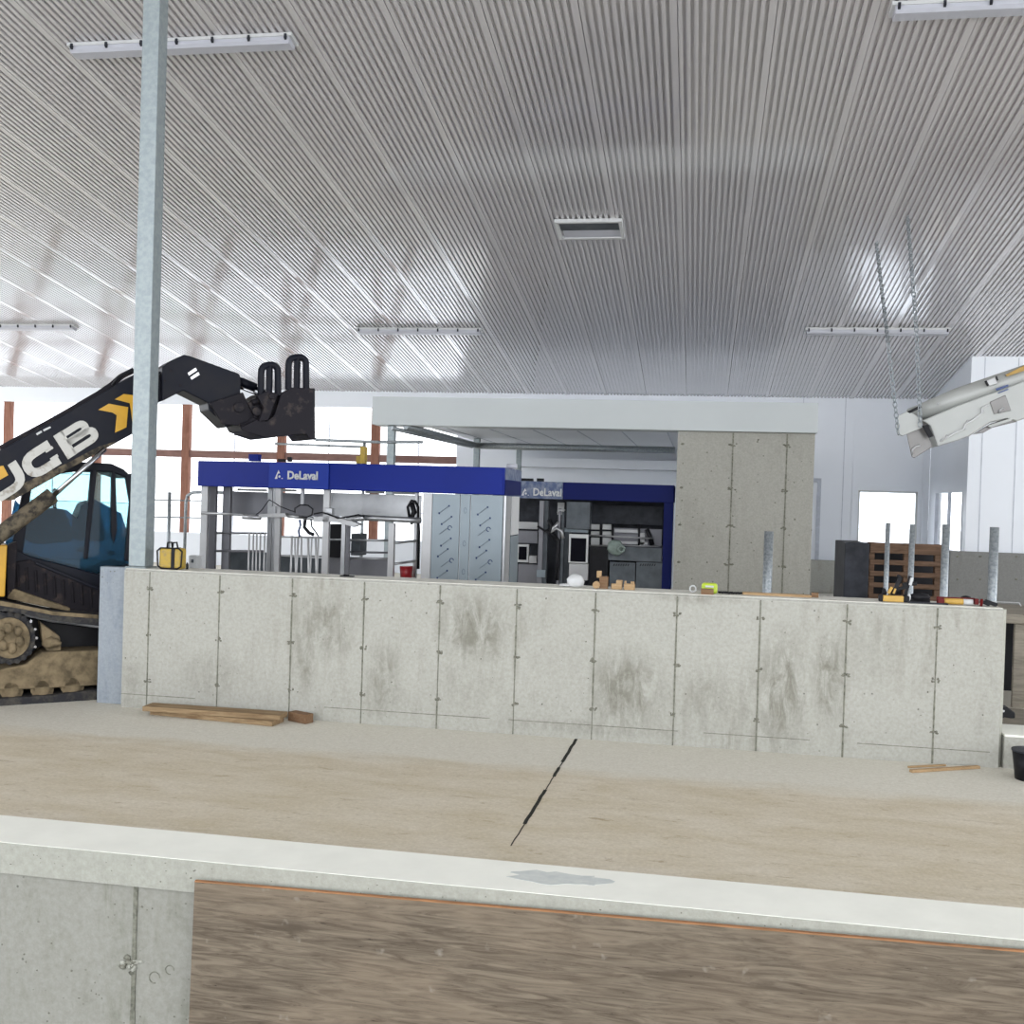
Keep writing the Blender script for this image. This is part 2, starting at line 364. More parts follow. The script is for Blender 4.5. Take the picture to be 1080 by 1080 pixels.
# near pit wall with its pale kerb top
b = MB()
b.box((-12, 4.80, -1.3), (9, 5.12, -.02), 0)
b.box((-12, 4.775, -.055), (9, 5.17, .097), 1)
b.box((-12, 4.78, .0971), (9, 5.165, .1), 2)
jp = PY(142, 1000, 4.8)
xj = jp.x
zz = -1.3
for i in range(8):
    z1 = zz+.156; w = random.uniform(.008, .013)
    b.box((xj-w, 4.793, zz), (xj+w, 4.81, min(z1, -.056)), 3); zz = z1
tp = PY(139, 1017, 4.8)
for i in range(26):
    a = random.uniform(0, 6.28); rr = random.uniform(0, .055)
    b.blob((tp.x+math.cos(a)*rr, 4.797, tp.z+math.sin(a)*rr*.8), (random.uniform(.01, .022), .008, random.uniform(.008, .018)), random.choice((3, 4, 1)), .2, 1)
def ring3(c, r, y, mi):
    pts = [(c.x+r*math.cos(t), y, c.z+r*math.sin(t)) for t in [k*math.pi/7 for k in range(12)]]
    b.tube(pts, .003, 5, mi)
ring3(PY(163, 1031, 4.8), .028, 4.8, 3); ring3(PY(179, 1023, 4.8), .022, 4.8, 3)
random.seed(11)
for i in range(46):
    p = PY(random.uniform(0, 200), random.uniform(950, 1080), 4.8)
    b.blob((p.x, 4.8, p.z), (random.uniform(.002, .007), .003, random.uniform(.002, .006)), 4, .3, 1)
for i in range(70):
    p = PY(random.uniform(0, 900), random.uniform(0, 1), 4.775); zz2 = random.uniform(-.02, .08)
    b.blob((p.x, 4.775, zz2), (random.uniform(.002, .006), .002, random.uniform(.002, .004)), 4, .3, 1)
# smear of thin grey slurry on the kerb top
random.seed(5)
c0 = PZ(590, 928, .1)
pts = [(c0.x+math.cos(t)*.26*random.uniform(.75, 1.1), c0.y+.02+math.sin(t)*.095*random.uniform(.6, 1.1), .1003) for t in [k*6.283/26 for k in range(26)]]
b.prism(pts, (0, 0, .0012), 5)
M['slurry'] = simple('thin grey slurry', (.50, .53, .52), .7, c2=(.62, .64, .60), scale=14, bmp=0)
struct('wall_near', b, ['pit_c', 'kerbface', 'kerbpaint', 'joint', 'tie', 'slurry'])
# middle half wall ------------------------------------------------------
b = MB()
ch = .02
prof = [(YW, -.2), (YW, HW-ch), (YW+ch, HW), (YW+TW-ch, HW), (YW+TW, HW-ch), (YW+TW, -.2)]
b.prism([(XL, y, z) for y, z in prof], (XR-XL, 0, 0), 0)
b.box((XL+.005, YW+ch-.004, HW-.004), (XR-.005, YW+TW-ch, HW+.0012), 4)
b.prism([(XL+.003, YW-.0008, HW-ch-.004), (XL+.003, YW+ch, HW+.0008), (XL+.003, YW+ch+.01, HW-.003), (XL+.003, YW+.01, HW-ch-.006)], (XR-XL-.006, 0, 0), 4)
M['walltop'] = simple('pale wall top', (.66, .65, .59), .8, c2=(.56, .55, .49), scale=6, bmp=.1)  # top and front chamfer coloured paler than the wall face
jx = [(155, 156), (231, 228), (308, 304), (384, 380), (464, 460), (545, 541), (628, 624), (714, 710), (802, 798), (893, 890), (988.5, 985)]
random.seed(21)
for xt, xb in jx:
    pt = PY(xt, 640, YW).x; pb = PY(xb, 770, YW).x; x = (pt+pb)/2
    z = 0
    while z < HW-.03:
        w = random.uniform(.0025, .0065); b.box((x-w, YW-.004, z), (x+w, YW+.01, min(z+.11, HW-.02)), 1); z += .11
    for zh in (1.03, .63, .24):
        for k in range(7): b.blob((x+random.uniform(-.022, .03), YW-.001, zh+random.uniform(-.014, .014)), (random.uniform(.006, .016), .006, random.uniform(.005, .012)), random.choice((1, 2, 2)), .25, 1)
# horizontal pour line near the foot
for a, c in ((XL, -4.15), (-3.0, -1.6), (-1.45, -.1), (.1, .9), (1.25, 2.2)): b.box((a, YW-.002, .112), (c, YW+.01, .117), 1)
for i in range(90):
    b.blob((random.uniform(XL, XR), YW, random.uniform(.05, 1.15)), (random.uniform(.002, .007), .003, random.uniform(.002, .008)), 2, .3, 1)
b.prism([(XR, YW+ch, -.2), (XR+.035, YW+.06, -.2), (XR+.035, YW+TW, -.2), (XR, YW+TW, -.2)], (0, 0, HW+.2-.01), 3)
struct('wall_middle', b, ['wall_c', 'joint', 'tie', 'kerbface', 'walltop'])
b = MB(); b.box((-5.12, YW+.1, -.1), (XL-.004, YW+.2, HW)); struct('wall_pier', b, ['pier_c'], .006)
# low kerb carrying on to the right of the half wall
b = MB(); b.box((XR+.04, YW+.01, -.1), (6, YW+.42, .235), 0); b.box((XR+.04, YW, .2351), (6, YW+.42, .254), 1)
struct('wall_kerb', b, ['wall_c', 'kerbpaint'], .006)
# tall concrete wall ----------------------------------------------------
YT = 17.3; xa, xb_ = -.36, 1.775
b = MB(); b.box((xa, YT, -.1), (xb_, YT+.3, 3.055), 0)
for px in (772, 829):
    x = PY(px, 500, YT).x
    for k in range(19):
        w = random.uniform(.007, .012); b.box((x-w, YT-.006, k*.16), (x+w, YT+.02, min(3.05, k*.16+.16)), 1)
    for zh in (.35, .95, 1.55, 2.15, 2.85):
        for k in range(6): b.blob((x+random.uniform(-.06, .06), YT-.001, zh+random.uniform(-.02, .02)), (random.uniform(.015, .03), .008, random.uniform(.01, .018)), 2, .25, 1)
for px in (719,):
    x = PY(px, 500, YT).x
    for zh in (.35, .95, 1.55, 2.15, 2.85): b.blob((x, YT, zh), (.03, .008, .018), 2, .25, 1)
for i in range(60): b.blob((random.uniform(xa, xb_), YT, random.uniform(0, 3)), (random.uniform(.006, .018), .005, random.uniform(.006, .016)), 2, .3, 1)
struct('wall_tall', b, ['tall_c', 'joint', 'tie'])
# white bulkhead over the robots
b = MB(); b.box((-5.45, 17.2, 3.06), (1.80, 17.75, 3.53)); struct('trim_2', b, ['header'], .004)
# ceiling ---------------------------------------------------------------
P = .0762; YF = 24.75; Yn = -7.0
b = MB(); bm = b.bm
xs_ = -20.0; n = int(34/P); off = 5
prev = None; pts = []
for i in range(n):
    x = xs_+i*P
    if i % 12 == off: pts += [(x, -.004), (x+P*.9, -.004), (x+P*.92, .014)]
    else: pts += [(x, 0), (x+P*.25, -.0012), (x+P*.52, 0), (x+P*.57, .030), (x+P*.93, .030)]
pts.append((xs_+n*P, 0))
A = [bm.verts.new((x, Yn, cz(Yn)+z)) for x, z in pts]; Bv = [bm.verts.new((x, YF+.2, cz(YF+.2)+z)) for x, z in pts]
for i in range(len(A)-1): bm.faces.new((A[i], A[i+1], Bv[i+1], Bv[i]))
T = [bm.verts.new((x, y, cz(y)+.25)) for x, y in ((xs_, Yn), (xs_+n*P, Yn), (xs_+n*P, YF+.2), (xs_, YF+.2))]
bm.faces.new(T)
me = bpy.data.meshes.new('ceiling'); bm.to_mesh(me); bm.free()
o = place(me, 'ceiling', [M['ceil']], None, 0); o['kind'] = 'structure'
# lap joint across the sheets (thin shadow line)
# far wall --------------------------------------------------------------
ZT = cz(YF)+.04
def rib_seams(b, x0, x1, z0, z1, y, step=.915, mi=1, holes=()):
    x = x0+step*.4
    while x < x1:
        if not any(h[0]-.08 < x < h[1]+.08 for h in holes): b.box((x-.007, y-.006, z0), (x+.007, y+.01, z1), mi)
        x += step
b = MB()
wx0, wx1, wz0, wz1 = 3.52, 4.79, .72, 2.31
XE = -5.72   # right end of the glazed part
b.box((XE, YF, -.1), (wx0, YF+.2, ZT), 0); b.box((wx0, YF, wz1), (wx1, YF+.2, ZT), 0); b.box((wx0, YF, -.1), (wx1, YF+.2, wz0), 0)
b.box((wx1, YF, -.1), (PY(1022, 460, 21.4).x, YF+.2, ZT), 0)
rib_seams(b, 1.9, PY(1022, 460, 21.4).x, 0, ZT, YF, holes=((wx0-.2, wx1+.2),))
b.box((-20, YF, 3.98), (XE, YF+.2, ZT), 0)      # fascia over the glazing
b.box((-20, YF, -.1), (XE, YF+.2, .78), 0)
struct('wall_far', b, ['white_wall', 'seam'])
b = MB(); b.box((1.95, YF-.35, 0), (3.1, YF-.05, .72)); struct('wall_low', b, ['wall_c'], .01)
# raised frame panels above the right window
b = MB()
for z0, z1 in ((2.42, 2.46), (3.66, 3.69)): b.box((wx0-.02, YF-.02, z0), (wx1+.02, YF, z1))
for x in (wx0-.12, wx1+.1): b.box((x-.02, YF-.02, .8), (x+.02, YF, 3.9))
struct('trim_3', b, ['white_wall'])
# glazing bays with reddish posts
posts = [-17.62, -15.12, -12.67, -10.15, -7.75]
for i, x in enumerate(posts):
    b = MB(); b.bar((x, YF+.06, .78), (x, YF+.06, 3.98), .20, .14); struct('trim_%d' % (i+4), b, ['redwood'])
edges = [-20]+posts+[XE]
for i in range(len(edges)-1):
    a, c = edges[i]+.1, edges[i+1]-(.1 if i < len(edges)-2 else 0)
    b = MB(); b.box((a, YF+.02, 2.66), (c, YF+.10, 2.84))
    wo = struct('window_%d' % (i+1), b, ['redrail'])
    b = MB(); b.box((a, YF+.125, .785), (c, YF+.135, 3.975)); obj('pane', b, ['curtain'], wo)
    b = MB(); m_ = (a+c)/2
    b.box((m_-.012, YF+.10, .79), (m_+.012, YF+.12, 3.97)); b.box((a, YF+.10, 1.45), (c, YF+.12, 1.47)); b.box((a, YF+.1, 2.15), (c, YF+.12, 2.17)); obj('glazing_bar', b, ['seam'], wo)
b = MB()
for q in ((wx0, wx0+.04, wz0, wz1), (wx1-.04, wx1, wz0, wz1), (wx0, wx1, wz1-.04, wz1), (wx0, wx1, wz0, wz0+.04)): b.box((q[0], YF+.02, q[2]), (q[1], YF+.1, q[3]))
wo = struct('window_7', b, ['white']); b = MB(); b.box((wx0+.04, YF+.05, wz0+.04), (wx1-.04, YF+.06, wz1-.04)); obj('pane', b, ['pane'], wo)
# door beside the tall wall
dx = PY(864, 560, YF).x
b = MB(); b.box((dx-.55, YF-.06, 0), (dx-.08, YF-.02, 3.05-.6)); d_ = struct('door_1', b, ['white_wall'])
b = MB(); b.box((dx-.08, YF-.08, 0), (dx, YF, 2.55)); b.box((dx-.6, YF-.08, 2.47), (dx-.08, YF, 2.55)); b.box((dx-.085, YF-.09, 1.3), (dx-.07, YF-.08, 2.2)); obj('door_frame', b, ['seam'], d_)
# nearer white wall block on the right with its stem wall
b = MB(); YB = 21.4; xB = PY(1022, 460, YB).x
def PXp(x, y, X): d = ray(x, y); return EYE+d*(X/d.x)
ya, yb2 = max(YB+.3, PXp(1019.5, 550, xB).y), PXp(986, 550, xB).y
sw = .12
b.box((xB, YB, 1.15), (14, YB+sw, cz(YB+sw)+.03), 0)
def sidepiece(y0, y1, z0, z1=None):
    q = [(xB, y0, z0), (xB, y1, z0), (xB, y1, z1 if z1 else cz(y1)+.01), (xB, y0, z1 if z1 else cz(y0)+.01)]; b.prism(q, (sw, 0, 0), 0)
sidepiece(YB+sw, ya, 0); sidepiece(ya, yb2, 2.28); sidepiece(ya, yb2, 0, 1.12); sidepiece(yb2, YF-.005, 0)
rib_seams(b, xB, 14, 1.15, cz(YB)-.02, YB, .6)
struct('wall_right', b, ['white_wall', 'seam'])
b = MB(); ym = yb2-(yb2-ya)*.5
for q in ((ya, ya+.04), (ym-.03, ym+.03), (yb2-.04, yb2)): b.box((xB-.01, q[0], 1.12), (xB+.05, q[1], 2.28))
wo = struct('window_8', b, ['seam']); b = MB(); b.box((xB+.06, ya, 1.12), (xB+.07, yb2, 2.28)); obj('pane', b, ['curtain'], wo)
b = MB(); b.box((PY(1001, 580, YB).x, YB-.12, -.1), (14, YB-.001, 1.15), 0)
for px in (1010, 1034, 1072):
    for py in (587, 611):
        p = PY(px, py, YB-.12); b.blob((p.x, p.y, p.z), (.03, .01, .02), 1, .2, 1)
struct('wall_stem', b, ['low_c', 'tie'])
# flat ceiling of the room behind the robots, its back wall and beam
b = MB(); b.box((-4.6, 17.76, 3.06), (xa+2.1, YF-.05, 3.2), 0)
for k in range(8): b.box((-4.3+k*.75, 17.8, 3.052), (-4.28+k*.75, YF-.1, 3.06), 1)
struct('ceiling_room', b, ['white_wall', 'seam'])
b = MB(); p = PY(485, 470, 23.8)
b.box((p.x, 23.8, 0), (xa+2.0, 24.0, 3.05), 0)
b.box((PY(545, 480, 23.1).x, 23.1, 2.60), (xa+2.0, 23.79, 2.80), 0)
struct('wall_room', b, ['white_wall'])
b = MB(); b.box((xa+.005, YT+.3, -.1), (xa+.2, 24, 3.05)); struct('wall_side', b, ['white_wall'])
# outside ground
b = MB(); b.box((-90, 26.01, -.3), (90, 120, -.2)); struct('floor_outside', b, ['snow'])

# ================================================================== LIGHT FITTINGS
def tilt(p): return p
sl = math.atan(CS)
def light_fixture(cx, cy, label):
    t = thing('strip_light', (cx, cy, cz(cy)-.02), label, 'light', 'strip lights under the ceiling')
    L2 = 1.235
    def at(u, v, w): # u along x, v down-slope, w below
        return V((cx+u, cy+v*math.cos(sl)-w*math.sin(sl)*1, cz(cy)-.004-v*math.sin(sl)-w*math.cos(sl)))
    b = part('housing', ['white'], t)
    b.prism([at(-L2, -.10, 0), at(-L2, .10, 0), at(-L2, .10, .035), at(-L2, -.10, .035)], (2*L2, 0, 0)); b.fin()
    b = part('diffuser', ['led'], t)
    sec = [(.09, .0355), (.086, .07), (.06, .098), (-.06, .098), (-.086, .07), (-.09, .0355)]
    b.prism([at(-L2+.03, v, w) for v, w in sec], (2*L2-.06, 0, 0)); b.fin()
    for k in range(7):
        u = -L2+.06+k*(2*L2-.12)/6
        b = part('clip', ['darkgrey'], t); b.prism([at(u-.012, -.115, .02), at(u-.012, -.09, .02), at(u-.012, -.09, .075), at(u-.012, -.115, .06)], (.024, 0, 0)); b.fin()
    return t
Lt = 'white strip light on the ribbed ceiling, '
l0 = light_fixture(-5.41, 10.25, Lt+'the near one behind the galvanised post')
for x, y, s in ((2.82, 10.22, 'cut off by the top right corner'), (-5.39, 19.82, 'far row, above the blue canopy'), (3.02, 19.74, 'far row, in front of the hanging chains'), (-13.73, 19.65, 'far row, at left edge')):
    dup(l0, (x, y, cz(y)-.02), Lt+s)
t = thing('ceiling_vent', (-1.65, 15.1, cz(15.1)-.02), 'rectangular white recessed vent frame in the middle of the ribbed ceiling', 'vent')
def cat(x, y, w): return V((x, y-w*math.sin(sl), cz(y)-w*math.cos(sl)))
X0, X1, Y0, Y1 = -2.12, -1.17, 14.80, 15.42
b = part('frame', ['white'], t)
for (a0, a1, c0_, c1_) in ((X0, X1, Y0, Y0+.05), (X0, X1, Y1-.05, Y1), (X0, X0+.05, Y0+.05, Y1-.05), (X1-.05, X1, Y0+.05, Y1-.05)):
    b.prism([cat(a0, c0_, .002), cat(a1, c0_, .002), cat(a1, c1_, .002), cat(a0, c1_, .002)], (0, -.0075, -.05))
b.fin()
b = part('recess_shade', ['midgrey'], t); b.prism([cat(X0+.05, Y0+.05, .004), cat(X1-.05, Y0+.05, .004), cat(X1-.05, Y0+.38, .004), cat(X0+.05, Y0+.38, .004)], (0, 0, -.008)); b.fin()  # flat grey sheet stands in for the shaded inside of the recess
b = part('flap', ['led'], t); b.prism([cat(X0+.08, Y0+.39, .004), cat(X1-.05, Y0+.39, .004), cat(X1-.05, Y1-.05, .03), cat(X0+.08, Y1-.05, .03)], (0, 0, -.01)); b.fin()

# ================================================================== GALVANISED POST ON THE WALL
pl = PY(136, 592, YW+.1); pr = PY(153.4, 594, YW+.1)
t = thing('steel_post', ((pl.x+pr.x)/2, YW+.17, HW), 'tall square galvanised post standing on the left end of the concrete half wall', 'post')
w = pr.x-pl.x
b = part('shaft', ['galv'], t, .008); b.box((pl.x, YW+.09, HW+.013), (pr.x, YW+.09+w, cz(YW+.2)-.01)); b.fin()
b = part('base_plate', ['galv'], t, .003); b.box((pl.x-.02, YW+.07, HW), (pr.x+.02, YW+.11+w, HW+.012)); b.fin()

# ================================================================== TRACKED LOADER
ang = math.radians(40); UD = V((math.cos(ang), math.sin(ang), 0)); ND = V((-math.sin(ang), math.cos(ang), 0)); O = V((-5.14, 8.64, 0))
def PM(x, y, w=0):
    d = ray(x, y); k = (O+ND*w-EYE).dot(ND)/d.dot(ND); return EYE+d*k
def mp(b, pts, w0, w1, mi=None): return b.prism([PM(x, y, w0) for x, y in pts], ND*(w1-w0), mi)
L1 = lambda x, y: (x/5.4, 360+y/5.4)          # readings taken from enlargements
L2_ = lambda x, y: (x/5.4, 560+y/5.4)
L3 = lambda x, y: (160+x/5.4, 360+y/5.4)
ld = thing('tracked_loader', O+ND*.8-UD*.6, 'muddy black and yellow tracked loader with raised boom, left of the half wall', 'loader')
tw0, tw1, tw_in = 0, .38, .345
bw0, bw1 = .12, .42     # boom slab
bo = part('boom', ['boom', 'mudboom'], ld, .012)
mp(bo, [L1(-420, 860), L1(-100, 680), L1(0, 622), L1(330, 440), L1(500, 342), L1(745, 200), L1(830, 160), L1(870, 300), L1(860, 470), L1(750, 530), L1(640, 590), L1(380, 735), L1(75, 905), L1(0, 905), L1(-300, 1120)], bw0, bw1, 0)
mp(bo, [L1(0, 870), L1(150, 800), L1(390, 690), L1(560, 600), L1(660, 570), L1(640, 590), L1(380, 735), L1(75, 905), L1(0, 905), L1(-60, 925)], bw0-.006, bw0, 1)
boom = bo.fin()
b = part('inner_boom', ['boom'], ld, .01); mp(b, [L1(780, 230), L1(960, 150), L1(1090, 90), L1(1130, 240), L1(905, 345), L1(800, 420)], bw0+.04, bw1-.04); b.fin()
b = part('boom_rail', ['steelworn'], boom)
for a, c in (((0, 612), (300, 450)), ((300, 450), (560, 300)), ((560, 300), (640, 245)), ((640, 245), (690, 200)), ((690, 200), (760, 165))):
    b.bar(PM(*L1(*a), bw0+.1), PM(*L1(*c), bw0+.1), .05)
b.fin()
b = part('hose', ['black'], boom)
b.tube([PM(*L1(x, y), bw0+.03) for x, y in ((640, 250), (670, 205), (720, 180), (770, 165), (830, 175), (900, 200), (960, 160), (1040, 190), (1080, 230))], .012, 8); b.fin()
b = part('clip_plate', ['white'], boom)
for a in (((205, 525), (235, 508), (240, 518), (212, 535)), ((245, 503), (285, 484), (292, 492), (250, 513))): mp(b, [L1(*q) for q in a], bw0-.008, bw0)
b.fin()
# lettering on the boom
e0 = V((0, 530)); e1 = V((112, -71))/132.6; e2 = V((-15.6, -24.5))/29.0
def jl(s, t, w=bw0-.012):
    p = e0+e1*s+e2*t; return PM(p.x, p.y, w)
b = part('lettering', ['letter'], boom, 0, 'muddy white letters')
H_ = 29; wd = 9.0
def rnd(pts, r_, n_=5):
    out = [pts[0]]
    for p, q, t_ in zip(pts, pts[1:], pts[2:]):
        p, q, t_ = V(p), V(q), V(t_); a = q+(p-q).normalized()*min(r_, (p-q).length*.49); c = q+(t_-q).normalized()*min(r_, (t_-q).length*.49)
        for i in range(n_+1): k = i/n_; out.append(tuple(a*(1-k)**2+q*2*k*(1-k)+c*k*k))
    return out+[pts[-1]]
J = rnd([(0, 4.5), (28.5, 4.5), (28.5, 29)], 12)
Cc = rnd([(68, 24.5), (39, 24.5), (39, 4.5), (68, 4.5)], 12)
Bb = [[(80, 0), (80, 29)], rnd([(83, 25.2), (105, 25.2), (105, 15.2), (83, 15.2)], 7), rnd([(83, 14.4), (109, 14.4), (109, 3.8), (83, 3.8)], 7)]
sc = 1.12
fx = lambda s, t: jl(s*sc+1, t)
b.stroke(J, wd, fx, ND*.008); b.stroke(Cc, wd, fx, ND*.008)
b.stroke([(65, 21), (65, 18)], 8, fx, ND*.008); b.stroke([(65, 8), (65, 11)], 8, fx, ND*.008)
b.stroke(Bb[0], 10, fx, ND*.008); b.stroke(Bb[1], 7, fx, ND*.008); b.stroke(Bb[2], 7, fx, ND*.008)
b.fin()
b = part('chevron', ['jcbyellow'], boom, 0, 'yellow chevrons')
mp(b, [L1(*q) for q in ((560, 390), (620, 355), (730, 375), (665, 420), (640, 405))], bw0-.012, bw0-.004)
mp(b, [L1(*q) for q in ((730, 375), (720, 490), (655, 520), (665, 420))], bw0-.012, bw0-.004)
mp(b, [L1(*q) for q in ((655, 330), (705, 300), (800, 312), (740, 352))], bw0-.012, bw0-.004)
mp(b, [L1(*q) for q in ((740, 352), (800, 312), (795, 440), (755, 460))], bw0-.012, bw0-.004)
b.fin()
b = part('warning_label', ['jcbyellow'], boom); mp(b, [L1(*q) for q in ((-20, 715), (18, 708), (47, 762), (-20, 800))], bw0-.012, bw0-.004); b.fin()
# lift cylinder under the boom
cy_ = part('lift_cylinder', ['steelworn', 'chrome', 'mudboom'], ld)
cy_.tube([PM(*L1(280, 900), .05), PM(*L1(600, 612), .05)], .022, 10, 1)
cy_.tube([PM(*L1(-120, 1190), .05), PM(*L1(300, 875), .05)], .07, 12, 2)
cy_.fin()
# gooseneck head
b = part('boom_head', ['boom'], ld, .01)
mp(b, [L3(*q) for q in ((60, 145), (110, 112), (185, 75), (225, 85), (500, 185), (512, 225), (505, 290), (540, 340), (600, 440), (500, 470), (430, 490), (325, 390), (320, 350), (180, 280), (60, 340))], bw0-.03, bw1+.03)
b.fin()
b = part('head_bracket', ['steelworn'], ld, .006)
mp(b, [L3(*q) for q in ((330, 350), (520, 290), (560, 380), (600, 450), (490, 480), (400, 470))], bw0-.08, bw0-.03)
b.tube([PM(*L3(500, 375), bw0-.11), PM(*L3(500, 375), bw0)], .05, 14)
b.tube([PM(*L3(575, 455), bw0-.11), PM(*L3(575, 455), bw0)], .035, 14)
hb = b.fin()
for q in ((75, 225), (110, 165), (165, 250), (300, 120)):
    b = part('bolt', ['steelworn'], hb); b.tube([PM(*L3(*q), bw0-.045), PM(*L3(*q), bw0-.03)], .012, 8); b.fin()
for qq in (((205, 180), (250, 150), (258, 165), (213, 195)), ((220, 205), (265, 175), (273, 190), (228, 218))):
    b = part('lug', ['chrome'], hb); mp(b, [L3(*q) for q in qq], bw0-.05, bw0-.03); b.fin()
b = part('tilt_cylinder', ['boom', 'chrome'], ld); b.tube([PM(*L3(490, 225), bw0+.12), PM(*L3(590, 265), bw0+.12)], .045, 12, 0); b.tube([PM(*L3(585, 263), bw0+.12), PM(*L3(680, 300), bw0+.12)], .02, 10, 1)
b.tube([PM(*L3(500, 262), bw0+.02), PM(*L3(690, 335), bw0+.02)], .014, 8, 1); b.fin()
cr = part('coupler_plate', ['steelworn'], ld, .006)
mp(cr, [L3(*q) for q in ((740, 295), (800, 262), (930, 268), (932, 560), (905, 560), (880, 528), (780, 535), (660, 552), (520, 510), (505, 490), (600, 445), (655, 455), (700, 420))], bw0-.18, bw0-.12)
mp(cr, [L3(*q) for q in ((740, 295), (800, 262), (930, 268), (932, 560), (905, 560), (880, 528), (780, 535), (660, 552), (520, 510), (600, 470), (655, 470), (700, 420))], bw1+.15, bw1+.20)
mp(cr, [L3(*q) for q in ((880, 270), (930, 268), (932, 560), (905, 560), (880, 528))], bw0-.12, bw1+.15)
mp(cr, [L3(*q) for q in ((560, 500), (880, 500), (880, 528), (780, 535), (660, 552), (560, 520))], bw0-.12, bw1+.15)
mp(cr, [L3(*q) for q in ((600, 310), (660, 280), (720, 300), (690, 380), (665, 450), (610, 455), (640, 380))], bw0-.2, bw0-.14)
cr.tube([PM(*L3(685, 312), bw0-.22), PM(*L3(685, 312), bw0-.1)], .03, 12)
cr.tube([PM(*L3(570, 350), bw0-.1), PM(*L3(640, 330), bw0-.1)], .03, 10)
cp = cr.fin()
b = part('hitch', ['steelworn'], ld, .01); mp(b, [L3(*q) for q in ((545, 350), (600, 320), (650, 290), (745, 292), (770, 480), (660, 545), (520, 508), (500, 470), (590, 440))], bw0-.1, bw1+.1)
b.tube([PM(*L3(600, 400), bw0-.14), PM(*L3(600, 400), bw0)], .045, 14); b.fin()
for (x0_, x1_, yt, yb) in ((612, 728, 128, 310), (768, 888, 84, 275)):
    b = part('guard_loop', ['boom'], ld, .004)
    for w_ in (bw0-.15, ):
        pts = rnd([(x0_+10, yb), (x0_+12, yt+10), (x1_-10, yt+4), (x1_-9, yb)], 42)
        b.tube([PM(*L3(*a), w_) for a in pts], .034, 8)
        xm = (x0_+x1_)/2-2; b.bar(PM(*L3(xm, yb), w_), PM(*L3(xm+3, yt+12), w_), .05, .05)
    b.fin()
# cab
cw0, cw1 = .5, 1.45
cb = part('cab_frame', ['boom'], ld, .015)
roof = [(28, 496), (60, 490), (84, 487), (118, 489), (131, 495), (139, 505), (131, 503), (118, 498), (84, 497), (60, 500), (28, 508)]
for w_ in ((cw0-.03, cw0+.05), (cw1-.05, cw1+.03)):
    mp(cb, roof, *w_)
    mp(cb, [(131, 495), (139, 503), (143, 530), (137, 592), (131, 592), (137, 530), (133, 506)], *w_)
    mp(cb, [(97, 490), (103, 491), (101, 512), (93, 590), (88, 590), (94, 520)], *w_)
    mp(cb, [(118, 494), (122, 494), (124, 560), (120, 575), (117, 560)], *w_)
    mp(cb, [(28, 496), (36, 496), (22, 600), (8, 600)], *w_)
mp(cb, roof, cw0+.05, cw1-.05)
mp(cb, [(56, 515), (60, 515), (60, 560), (56, 560)], cw1-.02, cw1+.03)
cb.bar(PM(30, 504, cw0), PM(30, 504, cw1), .06); cb.bar(PM(138, 503, cw0), PM(138, 503, cw1), .06)
cab = cb.fin()
b = part('cab_glass', ['clearglass'], ld); mp(b, [(36, 498), (98, 498), (131, 498), (140, 530), (136, 560), (20, 560), (26, 520)], cw0+.005, cw0+.011); mp(b, [(36, 498), (98, 498), (131, 498), (140, 530), (136, 590), (12, 590), (26, 520)], cw1-.011, cw1-.005); b.fin()
b = part('cab_side_window', ['tintglass'], ld); mp(b, [L1(*q) for q in ((85, 900), (140, 960), (320, 950), (380, 960), (440, 1010), (470, 930), (540, 900), (690, 980), (730, 1100))]+[L2_(735, 195), L2_(570, 250), L2_(180, 150), L2_(30, 70), L2_(60, -60)], cw0-.02, cw0-.012); b.fin()
b = part('seat', ['seat'], ld, .03)
mp(b, [L1(*q) for q in ((130, 1000), (320, 955), (370, 960), (410, 1060))]+[L2_(420, 60), L2_(200, 80), L2_(110, 20)], cw0+.25, cw0+.7)
mp(b, [L1(*q) for q in ((440, 1000), (470, 925), (530, 905), (560, 950), (600, 1060))]+[L2_(600, 60), L2_(440, 60)], cw0+.3, cw0+.7)
b.fin()
b = part('control_lever', ['chrome'], ld); b.tube([PM(*L1(545, 905), cw0+.2), PM(*L1(580, 1060), cw0+.2)], .012, 6); b.fin()
for q in ((465, 105), (635, 125)):
    b = part('control_knob', ['chrome'], ld); b.blob(PM(*L2_(*q), cw0+.15), (.04, .03, .025), 0, .2); b.fin()
# body
bd = part('chassis', ['boom', 'grille', 'mud'], ld, .01)
mp(bd, [L2_(-400, 75), L2_(30, 75), L2_(180, 150), L2_(570, 250), L2_(740, 190), L2_(760, 420), L2_(560, 475), L2_(420, 460), L2_(40, 390), L2_(-400, 390)], .35, 1.25, 0)
mp(bd, [L2_(60, 180), L2_(170, 165), L2_(560, 330), L2_(600, 470), L2_(560, 475), L2_(420, 455), L2_(80, 330)], .30, .35, 1)
for k in range(9):
    x = 100+k*52
    bd.bar(PM(*L2_(x, 190+k*17), .29), PM(*L2_(x+8, 320+k*15), .29), .015, .03, 1)
mp(bd, [L2_(50, 320), L2_(400, 440), L2_(400, 460), L2_(200, 420), L2_(40, 385)], .2, .35, 2)
bd.bar(PM(*L2_(200, 180), .3), PM(*L2_(560, 330), .3), .03, .03, 0)
bd.fin()
b = part('side_panel', ['jcbyellow'], ld, .01); mp(b, [L2_(-300, 80), L2_(42, 80), L2_(28, 375), L2_(-300, 375)], .1, .34); b.fin()
b = part('mudguard', ['grille'], ld, .008); mp(b, [L2_(38, 85), L2_(100, 60), L2_(85, 330), L2_(40, 385)], .2, .35); b.fin()
for q in ((95, 105), (82, 180), (80, 272), (60, 130)):
    pass
b = part('undercarriage', ['black'], ld, .01)
